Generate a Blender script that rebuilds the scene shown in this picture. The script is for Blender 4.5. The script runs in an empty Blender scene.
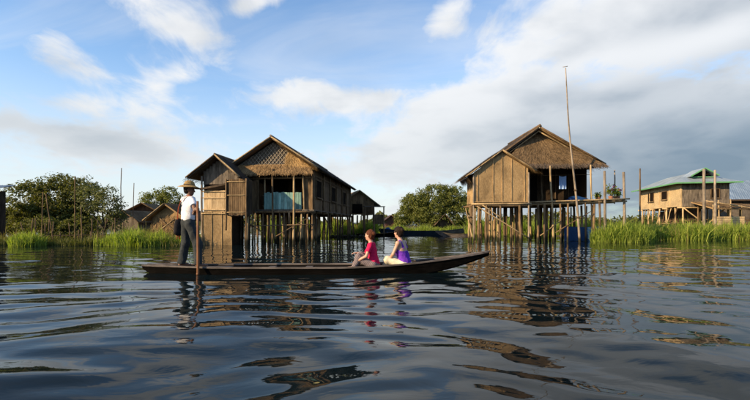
import bpy, math, random
import numpy as np
from mathutils import Vector, Matrix

random.seed(7)
rng = np.random.default_rng(11)
SC = bpy.context.scene
COL = SC.collection
R = math.radians

# ------------------------------------------------------------------ camera
H, F, CX, YH = 1.0, 450.0, 375.0, 224.0          # eye height (m), focal length / centre / horizon in photo pixels
cam_d = bpy.data.cameras.new('camera')
cam = bpy.data.objects.new('camera', cam_d); COL.objects.link(cam)
cam.location = (0, 0, H); cam.rotation_euler = (R(90), 0, 0)
cam_d.sensor_width = 36; cam_d.lens = 36 * F / 750
cam_d.shift_y = (YH - 200) / 750
cam_d.clip_start = 0.05; cam_d.clip_end = 20000
SC.camera = cam

def P(px, py, D):
    return Vector(((px - CX) / F * D, D, H + (YH - py) / F * D))

# ------------------------------------------------------------------ sky
SUN_AZ, SUN_EL = -120.0, 24.0       # azimuth from +Y towards +X (behind left of the viewer)
wd = bpy.data.worlds.new('World'); SC.world = wd; wd.use_nodes = True

class G:
    """small node-graph helper"""
    def __init__(s, tree):
        s.t = tree; tree.nodes.clear()
    def n(s, kind, **kw):
        nd = s.t.nodes.new(kind)
        for k, v in kw.items(): setattr(nd, k, v)
        return nd
    def put(s, sock, v):
        if hasattr(v, 'is_output') or isinstance(v, bpy.types.NodeSocket): s.t.links.new(v, sock)
        else: sock.default_value = v
    def m(s, op, a, b=None, c=None, clamp=False):
        nd = s.n('ShaderNodeMath', operation=op, use_clamp=clamp)
        for i, v in enumerate((a, b, c)):
            if v is not None: s.put(nd.inputs[i], v)
        return nd.outputs[0]
    def mix(s, f, a, b):
        nd = s.n('ShaderNodeMix', data_type='RGBA')
        s.put(nd.inputs[0], f); s.put(nd.inputs[6], a if not isinstance(a, tuple) else a + (1,) * (4 - len(a)))
        s.put(nd.inputs[7], b if not isinstance(b, tuple) else b + (1,) * (4 - len(b)))
        return nd.outputs[2]
    def mul(s, a, b):
        nd = s.n('ShaderNodeMix', data_type='RGBA', blend_type='MULTIPLY')
        nd.inputs[0].default_value = 1
        s.put(nd.inputs[6], a); s.put(nd.inputs[7], b if not isinstance(b, tuple) else b + (1,) * (4 - len(b)))
        return nd.outputs[2]
    def ss(s, v, a, b, o0=0.0, o1=1.0):
        nd = s.n('ShaderNodeMapRange', interpolation_type='SMOOTHSTEP')
        s.put(nd.inputs[0], v); s.put(nd.inputs[1], a); s.put(nd.inputs[2], b)
        s.put(nd.inputs[3], o0); s.put(nd.inputs[4], o1)
        return nd.outputs[0]
    def noise(s, vec, scale, detail=4, rough=0.55, dist=0.0, out=0):
        nd = s.n('ShaderNodeTexNoise'); s.put(nd.inputs['Vector'], vec)
        nd.inputs['Scale'].default_value = scale; nd.inputs['Detail'].default_value = detail
        nd.inputs['Roughness'].default_value = rough; nd.inputs['Distortion'].default_value = dist
        return nd.outputs[out]
    def xyz(s, v):
        nd = s.n('ShaderNodeSeparateXYZ'); s.put(nd.inputs[0], v); return nd.outputs
    def vec(s, x, y, z=0.0):
        nd = s.n('ShaderNodeCombineXYZ'); s.put(nd.inputs[0], x); s.put(nd.inputs[1], y); s.put(nd.inputs[2], z)
        return nd.outputs[0]
    def mapping(s, v, scale=(1, 1, 1), loc=(0, 0, 0), rot=(0, 0, 0)):
        nd = s.n('ShaderNodeMapping'); s.put(nd.inputs[0], v)
        nd.inputs['Scale'].default_value = scale; nd.inputs['Location'].default_value = loc; nd.inputs['Rotation'].default_value = rot
        return nd.outputs[0]

g = G(wd.node_tree)
sky = g.n('ShaderNodeTexSky', sky_type='NISHITA')
sky.sun_disc = False; sky.sun_elevation = R(SUN_EL); sky.sun_rotation = R(SUN_AZ)
sky.air_density = 1.0; sky.dust_density = 0.4; sky.ozone_density = 1.5
tc = g.n('ShaderNodeTexCoord')
dx, dy, dz = g.xyz(tc.outputs['Generated'])
hyp = g.m('SQRT', g.m('ADD', g.m('MULTIPLY', dx, dx), g.m('MULTIPLY', dy, dy)))
az = g.m('ARCTAN2', dx, dy)
te = g.m('DIVIDE', dz, g.m('MAXIMUM', hyp, 0.01))
den = g.m('ADD', g.m('MAXIMUM', dz, 0.0), 0.24)
pl = g.vec(g.m('DIVIDE', dx, den), g.m('DIVIDE', dy, den), 0.0)
def blob(px, py, sx, sy, rot=0.0):
    a0 = math.atan((px - CX) / F); t0 = (YH - py) / F * math.cos(a0)
    u = g.m('SUBTRACT', az, a0); v = g.m('SUBTRACT', te, t0)
    c, s_ = math.cos(rot), math.sin(rot)
    uu = g.m('DIVIDE', g.m('ADD', g.m('MULTIPLY', u, c), g.m('MULTIPLY', v, s_)), sx / F)
    vv = g.m('DIVIDE', g.m('SUBTRACT', g.m('MULTIPLY', v, c), g.m('MULTIPLY', u, s_)), sy / F)
    q = g.m('ADD', g.m('MULTIPLY', uu, uu), g.m('MULTIPLY', vv, vv))
    return g.m('EXPONENT', g.m('MULTIPLY', q, -1.0))
def addall(lst):
    o = lst[0]
    for k in lst[1:]: o = g.m('ADD', o, k)
    return o
fb = g.noise(g.mapping(pl, scale=(1, 1, 1), loc=(3.1, 0.4, 0)), 1.7, 8, 0.52, 0.3)
fb2 = g.noise(g.mapping(pl, scale=(1.3, 0.8, 1), rot=(0, 0, 0.5), loc=(7.3, 2.2, 0)), 5.2, 8, 0.6, 0.5)
fb3 = g.noise(g.mapping(pl, scale=(0.5, 1.6, 1), rot=(0, 0, -0.6), loc=(1.3, 5.2, 0)), 1.1, 6, 0.6, 0.8)
cov_in = [
    g.m('ADD', g.m('MULTIPLY', fb, 0.62), g.m('MULTIPLY', fb2, 0.38)),
    g.m('MULTIPLY', blob(660, 40, 190, 75, 0.25), 0.26),
    g.m('MULTIPLY', blob(720, 160, 210, 60, 0.0), 0.26),
    g.m('MULTIPLY', blob(440, 25, 50, 16, 0.8), 0.17),
    g.m('MULTIPLY', blob(172, 24, 56, 24, -0.35), 0.25),
    g.m('MULTIPLY', blob(68, 62, 34, 15, -0.75), 0.15),
    g.m('MULTIPLY', blob(160, 86, 26, 17, 0.6), 0.20),
    g.m('MULTIPLY', blob(82, 104, 22, 9, 0.0), 0.16),
    g.m('MULTIPLY', blob(187, 70, 12, 16, 0.3), 0.13),
    g.m('MULTIPLY', blob(50, 132, 120, 18, -0.12), 0.24),
    g.m('MULTIPLY', blob(320, 96, 75, 18, 0.0), 0.16),
    g.m('MULTIPLY', blob(390, 96, 30, 10, 0.3), 0.14),
    g.m('MULTIPLY', blob(460, 106, 55, 24, 0.1), 0.24),
    g.m('MULTIPLY', blob(430, 150, 120, 26, 0.1), 0.15),
    g.m('MULTIPLY', blob(255, 3, 22, 9, 0.3), 0.15),
    g.m('MULTIPLY', blob(310, 40, 75, 38, 0.0), -0.14),
    g.m('MULTIPLY', blob(60, 14, 60, 22, 0.0), -0.10),
    g.m('MULTIPLY', blob(420, 66, 40, 20, 0.0), -0.08),
    g.m('MULTIPLY', blob(110, 72, 40, 24, 0.0), -0.06),
]
cov_in.append(g.ss(te, 0.5, 1.3, 0.0, -0.07))     # clouds thinned above the view to darken their reflection in the water
cov = addall(cov_in)
alpha = g.ss(cov, 0.50, 0.70, 0.0, 0.94)
veil = g.m('MULTIPLY', g.ss(fb3, 0.44, 0.72), g.ss(te, 0.45, 1.1, 0.36, 0.08))  # veil also cut back above the view, dimming the water's reflections
alpha = g.m('MAXIMUM', alpha, veil)
soft = g.noise(g.mapping(pl, scale=(1, 1, 1), loc=(9.1, 3.3, 0)), 2.6, 5, 0.5, 0.2)
dark = addall([
    g.m('MULTIPLY', blob(800, 152, 230, 46, 0.0), 0.92),
    g.m('MULTIPLY', blob(700, 70, 115, 13, 0.18), 0.42),
    g.m('MULTIPLY', blob(715, 10, 80, 13, 0.1), 0.36),
    g.m('MULTIPLY', blob(570, 88, 45, 9, 0.25), 0.22),
    g.m('MULTIPLY', blob(10, 122, 110, 20, -0.10), 0.66),
    g.m('MULTIPLY', g.ss(soft, 0.42, 0.72), 0.34),
])
dark = g.m('MINIMUM', g.m('MULTIPLY', dark, g.ss(fb, 0.3, 0.62, 0.70, 1.12)), 1.0)
ccol = g.mix(dark, (3.75, 3.78, 3.8), (1.05, 1.33, 1.65))
skycol = g.mul(sky.outputs[0], (0.78, 0.88, 0.96))
withc = g.mix(alpha, skycol, ccol)
hz = g.ss(te, 0.0, 0.36, 0.80, 0.0)
hzc = g.mix(g.ss(az, 0.0, 0.6), (3.15, 3.3, 3.4), (0.75, 1.08, 1.42))
final = g.mix(hz, withc, hzc)
bg = g.n('ShaderNodeBackground'); bg.inputs[1].default_value = 0.15
g.t.links.new(final, bg.inputs[0])
wo = g.n('ShaderNodeOutputWorld'); g.t.links.new(bg.outputs[0], wo.inputs[0])

# ------------------------------------------------------------------ sun and exposure
sd = bpy.data.lights.new('sun', 'SUN'); sun = bpy.data.objects.new('sun', sd); COL.objects.link(sun)
sd.energy = 5.0; sd.angle = R(0.5); sd.color = (1.0, 0.75, 0.45)
sdir = Vector((math.sin(R(SUN_AZ)) * math.cos(R(SUN_EL)), math.cos(R(SUN_AZ)) * math.cos(R(SUN_EL)), math.sin(R(SUN_EL))))
sun.rotation_euler = sdir.to_track_quat('Z', 'Y').to_euler(); sun.location = sdir * 60
SC.view_settings.view_transform = 'Standard'; SC.view_settings.look = 'None'
SC.view_settings.exposure = 0.75; SC.view_settings.gamma = 1.0; SC.view_settings.use_curve_mapping = False
SC.cycles.max_bounces = 6; SC.cycles.transparent_max_bounces = 8
SC.cycles.use_denoising = True

# ------------------------------------------------------------------ materials
def newmat(name):
    m = bpy.data.materials.new(name); m.use_nodes = True
    gg = G(m.node_tree)
    out = gg.n('ShaderNodeOutputMaterial'); bs = gg.n('ShaderNodeBsdfPrincipled')
    gg.t.links.new(bs.outputs[0], out.inputs[0])
    return m, gg, bs, out
def bump(gg, bs, h, strength, dist):
    b = gg.n('ShaderNodeBump'); b.inputs['Strength'].default_value = strength; b.inputs['Distance'].default_value = dist
    gg.put(b.inputs['Height'], h); gg.t.links.new(b.outputs[0], bs.inputs['Normal'])

def wood(name, c0, c1, stretch=(14, 14, 1.2), rough=0.85, obvar=0.35, bumpd=0.01, stain=0.5, wet=False, spec=0.25):
    """weathered wood or bamboo: long grain, per-piece tint, dark water stains"""
    m, gg, bs, out = newmat(name)
    t = gg.n('ShaderNodeTexCoord'); oi = gg.n('ShaderNodeObjectInfo')
    rnd = oi.outputs['Random']
    va = gg.n('ShaderNodeVectorMath', operation='ADD'); gg.put(va.inputs[0], t.outputs['Object'])
    gg.put(va.inputs[1], gg.vec(gg.m('MULTIPLY', rnd, 37.0), gg.m('MULTIPLY', rnd, 91.0), gg.m('MULTIPLY', rnd, 13.0)))
    v = va.outputs[0]
    gr = gg.noise(gg.mapping(v, scale=stretch), 2.0, 6, 0.65, 0.4)
    bl = gg.noise(v, 1.3, 4, 0.6)
    col = gg.mix(gg.ss(gr, 0.3, 0.72), c0, c1)
    k = gg.m('MULTIPLY', gg.m('ADD', gg.m('MULTIPLY', rnd, obvar), 1.0 - obvar * 0.5), gg.ss(bl, 0.3, 0.6, 1.0 - stain, 1.08))
    col = gg.mul(col, gg.vec(k, k, k))
    if wet:      # dark slimy tide band just above the water
        zz = gg.xyz(t.outputs['Object'])[2]
        wb = gg.ss(gg.m('ADD', zz, gg.m('MULTIPLY', gr, -0.35)), 0.0, 0.22, 1.0, 0.0)
        col = gg.mix(wb, col, (0.022, 0.020, 0.010))
    gg.put(bs.inputs['Base Color'], col); bs.inputs['Roughness'].default_value = rough
    bs.inputs['Specular IOR Level'].default_value = spec
    bump(gg, bs, gr, 0.7, bumpd)
    return m

def weave(name, c0, c1, sc=14.0, stain=0.4, rot=0.0):
    """woven split-bamboo matting: over-and-under strips with fine relief, patchy fading"""
    m, gg, bs, out = newmat(name)
    t = gg.n('ShaderNodeTexCoord'); oi = gg.n('ShaderNodeObjectInfo')
    v = t.outputs['Object']
    x, y, z = gg.xyz(v)
    u = gg.m('ADD', x, y)
    if rot:
        c, s_ = math.cos(rot), math.sin(rot)
        u, z = gg.m('ADD', gg.m('MULTIPLY', u, c), gg.m('MULTIPLY', z, s_)), gg.m('SUBTRACT', gg.m('MULTIPLY', z, c), gg.m('MULTIPLY', u, s_))
    br = gg.n('ShaderNodeTexBrick'); gg.put(br.inputs['Vector'], gg.vec(gg.m('MULTIPLY', u, 1.0), z, 0))
    br.inputs['Scale'].default_value = sc; br.inputs['Mortar Size'].default_value = 0.03
    br.inputs['Color1'].default_value = (0.85, 0.85, 0.85, 1); br.inputs['Color2'].default_value = (1.1, 1.1, 1.1, 1)
    br.inputs['Mortar'].default_value = (0.35, 0.35, 0.35, 1)
    fine = gg.noise(gg.mapping(v, scale=(9, 9, 2.5)), 3.0, 6, 0.7)
    big = gg.noise(v, 0.9, 5, 0.62, 0.5)
    col = gg.mix(gg.ss(fine, 0.3, 0.7), c0, c1)
    k = gg.m('MULTIPLY', gg.ss(big, 0.3, 0.62, 1.0 - stain, 1.08), gg.m('ADD', gg.m('MULTIPLY', oi.outputs['Random'], 0.2), 0.9))
    col = gg.mul(gg.mul(col, gg.vec(k, k, k)), br.outputs['Color'])
    gg.put(bs.inputs['Base Color'], col); bs.inputs['Roughness'].default_value = 0.85
    bs.inputs['Specular IOR Level'].default_value = 0.2
    bump(gg, bs, gg.m('ADD', gg.m('MULTIPLY', br.outputs['Fac'], -0.6), fine), 0.6, 0.015)
    return m

def straw(name, c0, c1, stain=0.35):
    m, gg, bs, out = newmat(name)
    t = gg.n('ShaderNodeTexCoord'); ge = gg.n('ShaderNodeNewGeometry')
    gr = gg.noise(t.outputs['Object'], 3.0, 5, 0.7, 0.3)
    big = gg.noise(t.outputs['Object'], 0.8, 3, 0.6)
    f = gg.m('ADD', gg.m('MULTIPLY', ge.outputs['Random Per Island'], 0.65), gg.m('MULTIPLY', gr, 0.4))
    col = gg.mix(gg.ss(f, 0.15, 0.85), c0, c1)
    k = gg.ss(big, 0.32, 0.6, 1.0 - stain, 1.1)
    gg.put(bs.inputs['Base Color'], gg.mul(col, gg.vec(k, k, k))); bs.inputs['Roughness'].default_value = 0.9
    bs.inputs['Specular IOR Level'].default_value = 0.15
    bump(gg, bs, gr, 0.6, 0.03)
    return m

def leaf(name, c0, c1, c2, trans=0.30):
    m, gg, bs, out = newmat(name)
    ge = gg.n('ShaderNodeNewGeometry'); t = gg.n('ShaderNodeTexCoord')
    big = gg.noise(t.outputs['Object'], 0.9, 3, 0.6)
    col = gg.mix(ge.outputs['Random Per Island'], c0, c1)
    col = gg.mix(gg.ss(big, 0.45, 0.7), col, c2)
    gg.put(bs.inputs['Base Color'], col); bs.inputs['Roughness'].default_value = 0.65
    bs.inputs['Specular IOR Level'].default_value = 0.25
    tr = gg.n('ShaderNodeBsdfTranslucent'); gg.put(tr.inputs[0], gg.mul(col, (1.5, 1.6, 0.7)))
    mx = gg.n('ShaderNodeMixShader'); mx.inputs[0].default_value = trans
    gg.t.links.new(bs.outputs[0], mx.inputs[1]); gg.t.links.new(tr.outputs[0], mx.inputs[2]); gg.t.links.new(mx.outputs[0], out.inputs[0])
    return m

def cloth(name, c0, c1=None, sc=30.0, rough=0.9, stripe=None):
    m, gg, bs, out = newmat(name)
    t = gg.n('ShaderNodeTexCoord')
    c1 = c1 or tuple(v * 0.75 for v in c0)
    nz = gg.noise(t.outputs['Object'], sc, 4, 0.6)
    fold = gg.noise(gg.mapping(t.outputs['Object'], scale=(1, 1, 0.5)), 9.0, 3, 0.5, 0.8)
    col = gg.mix(gg.ss(nz, 0.35, 0.7), c0, c1)
    if stripe:
        x, y, z = gg.xyz(t.outputs['Object'])
        w = gg.m('SINE', gg.m('MULTIPLY', gg.m('ADD', z, gg.m('MULTIPLY', y, 0.8)), 190.0))
        col = gg.mix(gg.ss(w, -0.2, 0.3), col, stripe)
    gg.put(bs.inputs['Base Color'], col); bs.inputs['Roughness'].default_value = rough
    bs.inputs['Specular IOR Level'].default_value = 0.2
    bump(gg, bs, fold, 0.5, 0.02)
    return m

def plain(name, c0, rough=0.6, metal=0.0, var=0.2, sc=4.0):
    m, gg, bs, out = newmat(name)
    t = gg.n('ShaderNodeTexCoord')
    nz = gg.noise(t.outputs['Object'], sc, 5, 0.6)
    col = gg.mix(nz, tuple(v * (1 - var) for v in c0), tuple(min(1, v * (1 + var)) for v in c0))
    gg.put(bs.inputs['Base Color'], col); bs.inputs['Roughness'].default_value = rough; bs.inputs['Metallic'].default_value = metal
    return m

def metal_roof(name, c0, c1):
    m, gg, bs, out = newmat(name)
    t = gg.n('ShaderNodeTexCoord'); oi = gg.n('ShaderNodeObjectInfo')
    nz = gg.noise(gg.mapping(t.outputs['Object'], scale=(2, 0.5, 0.5)), 1.5, 6, 0.65)
    col = gg.mix(gg.ss(nz, 0.35, 0.75), c0, c1)
    k = gg.m('ADD', gg.m('MULTIPLY', oi.outputs['Random'], 0.3), 0.85)
    gg.put(bs.inputs['Base Color'], gg.mul(col, gg.vec(k, k, k))); bs.inputs['Roughness'].default_value = 0.5; bs.inputs['Metallic'].default_value = 0.3
    return m

M = {}
M['bamboo'] = wood('pale_bamboo', (0.22, 0.15, 0.075), (0.42, 0.31, 0.17), wet=True)
M['bamboo_dark'] = wood('dark_bamboo', (0.07, 0.045, 0.025), (0.17, 0.115, 0.065), wet=True)
M['post'] = wood('post_wood', (0.085, 0.052, 0.027), (0.25, 0.165, 0.085), wet=True)
M['post_grey'] = wood('grey_post', (0.15, 0.118, 0.086), (0.33, 0.27, 0.205), wet=True)
M['plank_gold'] = wood('gold_plank', (0.33, 0.225, 0.115), (0.58, 0.43, 0.25), stain=0.35)  # boards of a pale gold colour
M['plank_brown'] = wood('brown_plank', (0.075, 0.045, 0.022), (0.19, 0.125, 0.064))  # base colour lowered to deepen the shade on brown boards
M['plank_worn'] = wood('worn_brown_plank', (0.13, 0.082, 0.042), (0.28, 0.19, 0.10))
M['plank_grey'] = wood('weathered_plank', (0.075, 0.060, 0.045), (0.19, 0.155, 0.12))  # grey boards, base tone darkened to deepen shade
M['plank_dark'] = wood('dark_plank', (0.035, 0.024, 0.016), (0.085, 0.058, 0.036))
M['teal'] = wood('teal_paint', (0.13, 0.28, 0.25), (0.30, 0.44, 0.39), stain=0.5, obvar=0.5)
M['batten'] = wood('split_bamboo_batten', (0.27, 0.17, 0.075), (0.48, 0.33, 0.165))
M['lattice'] = wood('lattice_bamboo', (0.30, 0.26, 0.20), (0.58, 0.52, 0.42))
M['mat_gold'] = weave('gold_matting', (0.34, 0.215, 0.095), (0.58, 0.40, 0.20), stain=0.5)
M['mat_brown'] = weave('brown_matting', (0.045, 0.028, 0.015), (0.095, 0.060, 0.033))  # matting colour lowered so shaded walls go darker
M['mat_grey'] = weave('grey_matting', (0.12, 0.095, 0.07), (0.26, 0.21, 0.16))
M['mat_yellow'] = weave('yellow_matting', (0.52, 0.37, 0.19), (0.74, 0.56, 0.32), stain=0.25)
M['thatch'] = straw('brown_thatch', (0.10, 0.062, 0.03), (0.36, 0.235, 0.115))
M['thatch_brown'] = straw('dark_brown_thatch', (0.065, 0.042, 0.022), (0.24, 0.16, 0.085))
M['thatch_gold'] = straw('gold_thatch', (0.20, 0.12, 0.05), (0.52, 0.34, 0.15))
M['thatch_grey'] = straw('grey_thatch', (0.045, 0.034, 0.025), (0.145, 0.110, 0.082))  # grey straw, darkened in the base colour to deepen roof shade
M['dark'] = plain('interior_shade', (0.012, 0.009, 0.007), 0.9)  # near-black sheet colour paints in the shade of rooms behind openings
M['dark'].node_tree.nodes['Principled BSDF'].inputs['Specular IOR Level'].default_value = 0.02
M['leaf_olive'] = leaf('olive_leaf', (0.040, 0.050, 0.012), (0.150, 0.150, 0.036), (0.085, 0.090, 0.022), 0.36)
M['leaf_green'] = leaf('green_leaf', (0.060, 0.085, 0.018), (0.200, 0.205, 0.052), (0.125, 0.140, 0.034), 0.36)
M['leaf_pale'] = leaf('pale_leaf', (0.07, 0.085, 0.030), (0.16, 0.17, 0.07), (0.11, 0.12, 0.05))
M['reed'] = leaf('reed_green', (0.095, 0.16, 0.016), (0.33, 0.38, 0.07), (0.22, 0.27, 0.045), 0.42)
M['leaf_pot'] = leaf('pot_leaf', (0.09, 0.14, 0.02), (0.26, 0.30, 0.05), (0.18, 0.22, 0.04), 0.4)
M['reed_dry'] = leaf('reed_dry', (0.14, 0.12, 0.04), (0.24, 0.20, 0.08), (0.16, 0.16, 0.05), 0.3)
M['bark'] = wood('bark', (0.045, 0.033, 0.022), (0.11, 0.085, 0.06))
M['mud'] = plain('wet_mud', (0.045, 0.036, 0.022), 0.8, 0, 0.5, 2.0)
M['hull'] = wood('tarred_hull', (0.003, 0.0025, 0.002), (0.008, 0.0065, 0.0055), stretch=(1.0, 14, 14), rough=0.9, spec=0.04)
M['hull_top'] = wood('worn_grey_plank', (0.05, 0.042, 0.038), (0.16, 0.135, 0.12), stretch=(1.0, 14, 14), rough=0.75)
M['hull_blue'] = wood('blue_black_hull', (0.008, 0.014, 0.022), (0.02, 0.03, 0.042), stretch=(1, 14, 14), rough=0.7, spec=0.1)
M['skin_dark'] = plain('brown_skin', (0.13, 0.062, 0.035), 0.55, 0, 0.12, 12)
M['skin_fair'] = plain('fair_skin', (0.44, 0.25, 0.175), 0.5, 0, 0.08, 12)
M['lip'] = plain('lip', (0.30, 0.10, 0.085), 0.5)
M['eye'] = plain('eye_dark', (0.02, 0.015, 0.012), 0.3)
M['hair_black'] = wood('black_hair', (0.008, 0.006, 0.005), (0.022, 0.016, 0.012), stretch=(60, 60, 6), rough=0.6, spec=0.12)
M['hair_brown'] = wood('dark_brown_hair', (0.008, 0.0045, 0.003), (0.024, 0.013, 0.008), stretch=(60, 60, 6), rough=0.6, spec=0.12)
M['hair_auburn'] = wood('auburn_hair', (0.035, 0.011, 0.005), (0.105, 0.034, 0.015), stretch=(60, 60, 6), rough=0.6, spec=0.12)
M['white_cloth'] = cloth('white_cotton', (0.72, 0.72, 0.74), (0.62, 0.62, 0.66))
M['navy_cloth'] = cloth('dark_slate_cotton', (0.034, 0.039, 0.041), (0.020, 0.024, 0.027))
M['magenta'] = cloth('magenta_cotton', (0.50, 0.010, 0.075), (0.36, 0.006, 0.05))
M['violet'] = cloth('violet_cotton', (0.150, 0.035, 0.40), (0.10, 0.022, 0.28))
M['cream_cloth'] = cloth('cream_cotton', (0.62, 0.56, 0.42), (0.50, 0.44, 0.32))
M['stripe_cloth'] = cloth('striped_cotton', (0.26, 0.215, 0.21), (0.20, 0.16, 0.165), stripe=(0.075, 0.055, 0.065))
M['black_cloth'] = cloth('black_cotton', (0.018, 0.016, 0.018))
M['red_strap'] = cloth('red_strap', (0.38, 0.085, 0.035))
M['hat'] = weave('straw_hat', (0.40, 0.24, 0.08), (0.60, 0.40, 0.16), sc=60, stain=0.15)
M['oar'] = wood('oar_wood', (0.11, 0.045, 0.017), (0.23, 0.10, 0.04), stretch=(30, 30, 1.5), rough=0.45)
M['metal_grey'] = metal_roof('grey_metal_roof', (0.25, 0.31, 0.35), (0.37, 0.43, 0.47))
M['metal_blue'] = metal_roof('blue_metal_roof', (0.17, 0.24, 0.32), (0.28, 0.36, 0.44))
M['metal_slate'] = metal_roof('slate_metal_roof', (0.10, 0.15, 0.20), (0.19, 0.25, 0.30))
M['green_paint'] = plain('green_paint', (0.09, 0.26, 0.11), 0.7, 0, 0.4, 3)
M['blue_tarp'] = cloth('blue_tarp', (0.016, 0.060, 0.17), (0.010, 0.035, 0.10), rough=0.45)
M['blue_light'] = cloth('light_blue_cloth', (0.30, 0.45, 0.72), (0.24, 0.36, 0.62))
M['pink'] = plain('pink_petal', (0.50, 0.10, 0.26), 0.6)
M['clay'] = plain('clay_pot', (0.25, 0.11, 0.06), 0.8)
M['rust'] = metal_roof('rusty_roof', (0.075, 0.028, 0.018), (0.14, 0.055, 0.036))
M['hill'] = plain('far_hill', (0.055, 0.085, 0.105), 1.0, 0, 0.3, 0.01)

# ------------------------------------------------------------------ mesh helpers
def tag(o, label=None, cat=None, group=None, kind=None):
    if label: o['label'] = label
    if cat: o['category'] = cat
    if group: o['group'] = group
    if kind: o['kind'] = kind
    return o
def empty(name, loc, rz=0.0):
    o = bpy.data.objects.new(name, None); COL.objects.link(o)
    o.empty_display_size = 0.2
    o.location = loc; o.rotation_euler = (0, 0, rz); return o
def npmesh(name, V, Fc, mat, parent=None, smooth=False, midx=None, mats=None):
    """mesh from a vertex array and a face array with k corners each"""
    V = np.asarray(V, dtype=np.float32); Fc = np.asarray(Fc, dtype=np.int32)
    me = bpy.data.meshes.new(name)
    me.vertices.add(len(V)); me.vertices.foreach_set('co', V.ravel())
    k = Fc.shape[1]
    me.loops.add(Fc.size); me.loops.foreach_set('vertex_index', Fc.ravel())
    me.polygons.add(len(Fc)); me.polygons.foreach_set('loop_start', np.arange(0, Fc.size, k, dtype=np.int32))
    try: me.polygons.foreach_set('loop_total', np.full(len(Fc), k, dtype=np.int32))
    except Exception: pass
    for mm in (mats or [mat]): me.materials.append(mm)
    if midx is not None: me.polygons.foreach_set('material_index', np.asarray(midx, dtype=np.int32))
    if smooth: me.polygons.foreach_set('use_smooth', np.ones(len(Fc), dtype=bool))
    me.update(calc_edges=True); me.validate()
    o = bpy.data.objects.new(name, me); COL.objects.link(o)
    if parent: o.parent = parent
    return o

class MB:
    def __init__(s): s.v = []; s.f = []; s.sm = []
    def add(s, vs, fs, smooth=False):
        b = len(s.v); s.v += [tuple(p) for p in vs]
        for f in fs: s.f.append([b + i for i in f]); s.sm.append(smooth)
        return s
    def box(s, x0, x1, y0, y1, z0, z1):
        vs = [(x0, y0, z0), (x1, y0, z0), (x1, y1, z0), (x0, y1, z0), (x0, y0, z1), (x1, y0, z1), (x1, y1, z1), (x0, y1, z1)]
        return s.add(vs, [(3, 2, 1, 0), (4, 5, 6, 7), (0, 1, 5, 4), (1, 2, 6, 5), (2, 3, 7, 6), (3, 0, 4, 7)])
    def prism(s, poly, off):
        """closed polygon (3-D points) pushed along the vector off"""
        n = len(poly); off = Vector(off); a = [Vector(p) for p in poly]; b = [p + off for p in a]
        fs = [tuple(range(n - 1, -1, -1)), tuple(range(n, 2 * n))] + [(i, (i + 1) % n, n + (i + 1) % n, n + i) for i in range(n)]
        return s.add(a + b, fs)
    def beam(s, p0, p1, w, h, up=(0, 0, 1)):
        p0, p1 = Vector(p0), Vector(p1); d = (p1 - p0).normalized(); up = Vector(up)
        if abs(d.dot(up)) > 0.97: up = Vector((0, 1, 0))
        sx = d.cross(up).normalized() * (w / 2); sy = sx.cross(d).normalized() * (h / 2)
        q = [-sx - sy, sx - sy, sx + sy, -sx + sy]
        return s.prism([p0 + k for k in q], p1 - p0)
    def tube(s, pts, rad, seg=7, cap=True):
        pts = [Vector(p) for p in pts]; n = len(pts); vs = []; fs = []
        for i, p in enumerate(pts):
            d = (pts[min(i + 1, n - 1)] - pts[max(i - 1, 0)]).normalized()
            up = Vector((0, 0, 1)) if abs(d.z) < 0.9 else Vector((0, 1, 0))
            a = d.cross(up).normalized(); b = a.cross(d).normalized()
            r = rad[i] if isinstance(rad, (list, tuple)) else rad
            for k in range(seg):
                t = 2 * math.pi * k / seg; vs.append(p + a * (r * math.cos(t)) + b * (r * math.sin(t)))
        for i in range(n - 1):
            for k in range(seg):
                k2 = (k + 1) % seg; fs.append((i * seg + k, i * seg + k2, (i + 1) * seg + k2, (i + 1) * seg + k))
        s.add(vs, fs, True)
        if cap: s.f += [[len(s.v) - seg + k for k in range(seg)], [len(s.v) - n * seg + k for k in range(seg - 1, -1, -1)]]; s.sm += [False, False]
        return s
    def build(s, name, mat, parent=None):
        me = bpy.data.meshes.new(name); me.from_pydata(s.v, [], s.f); me.materials.append(mat)
        me.polygons.foreach_set('use_smooth', s.sm); me.update()
        import bmesh as _b
        bm = _b.new(); bm.from_mesh(me); _b.ops.recalc_face_normals(bm, faces=bm.faces); bm.to_mesh(me); bm.free()
        o = bpy.data.objects.new(name, me); COL.objects.link(o)
        if parent: o.parent = parent
        return o

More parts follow.
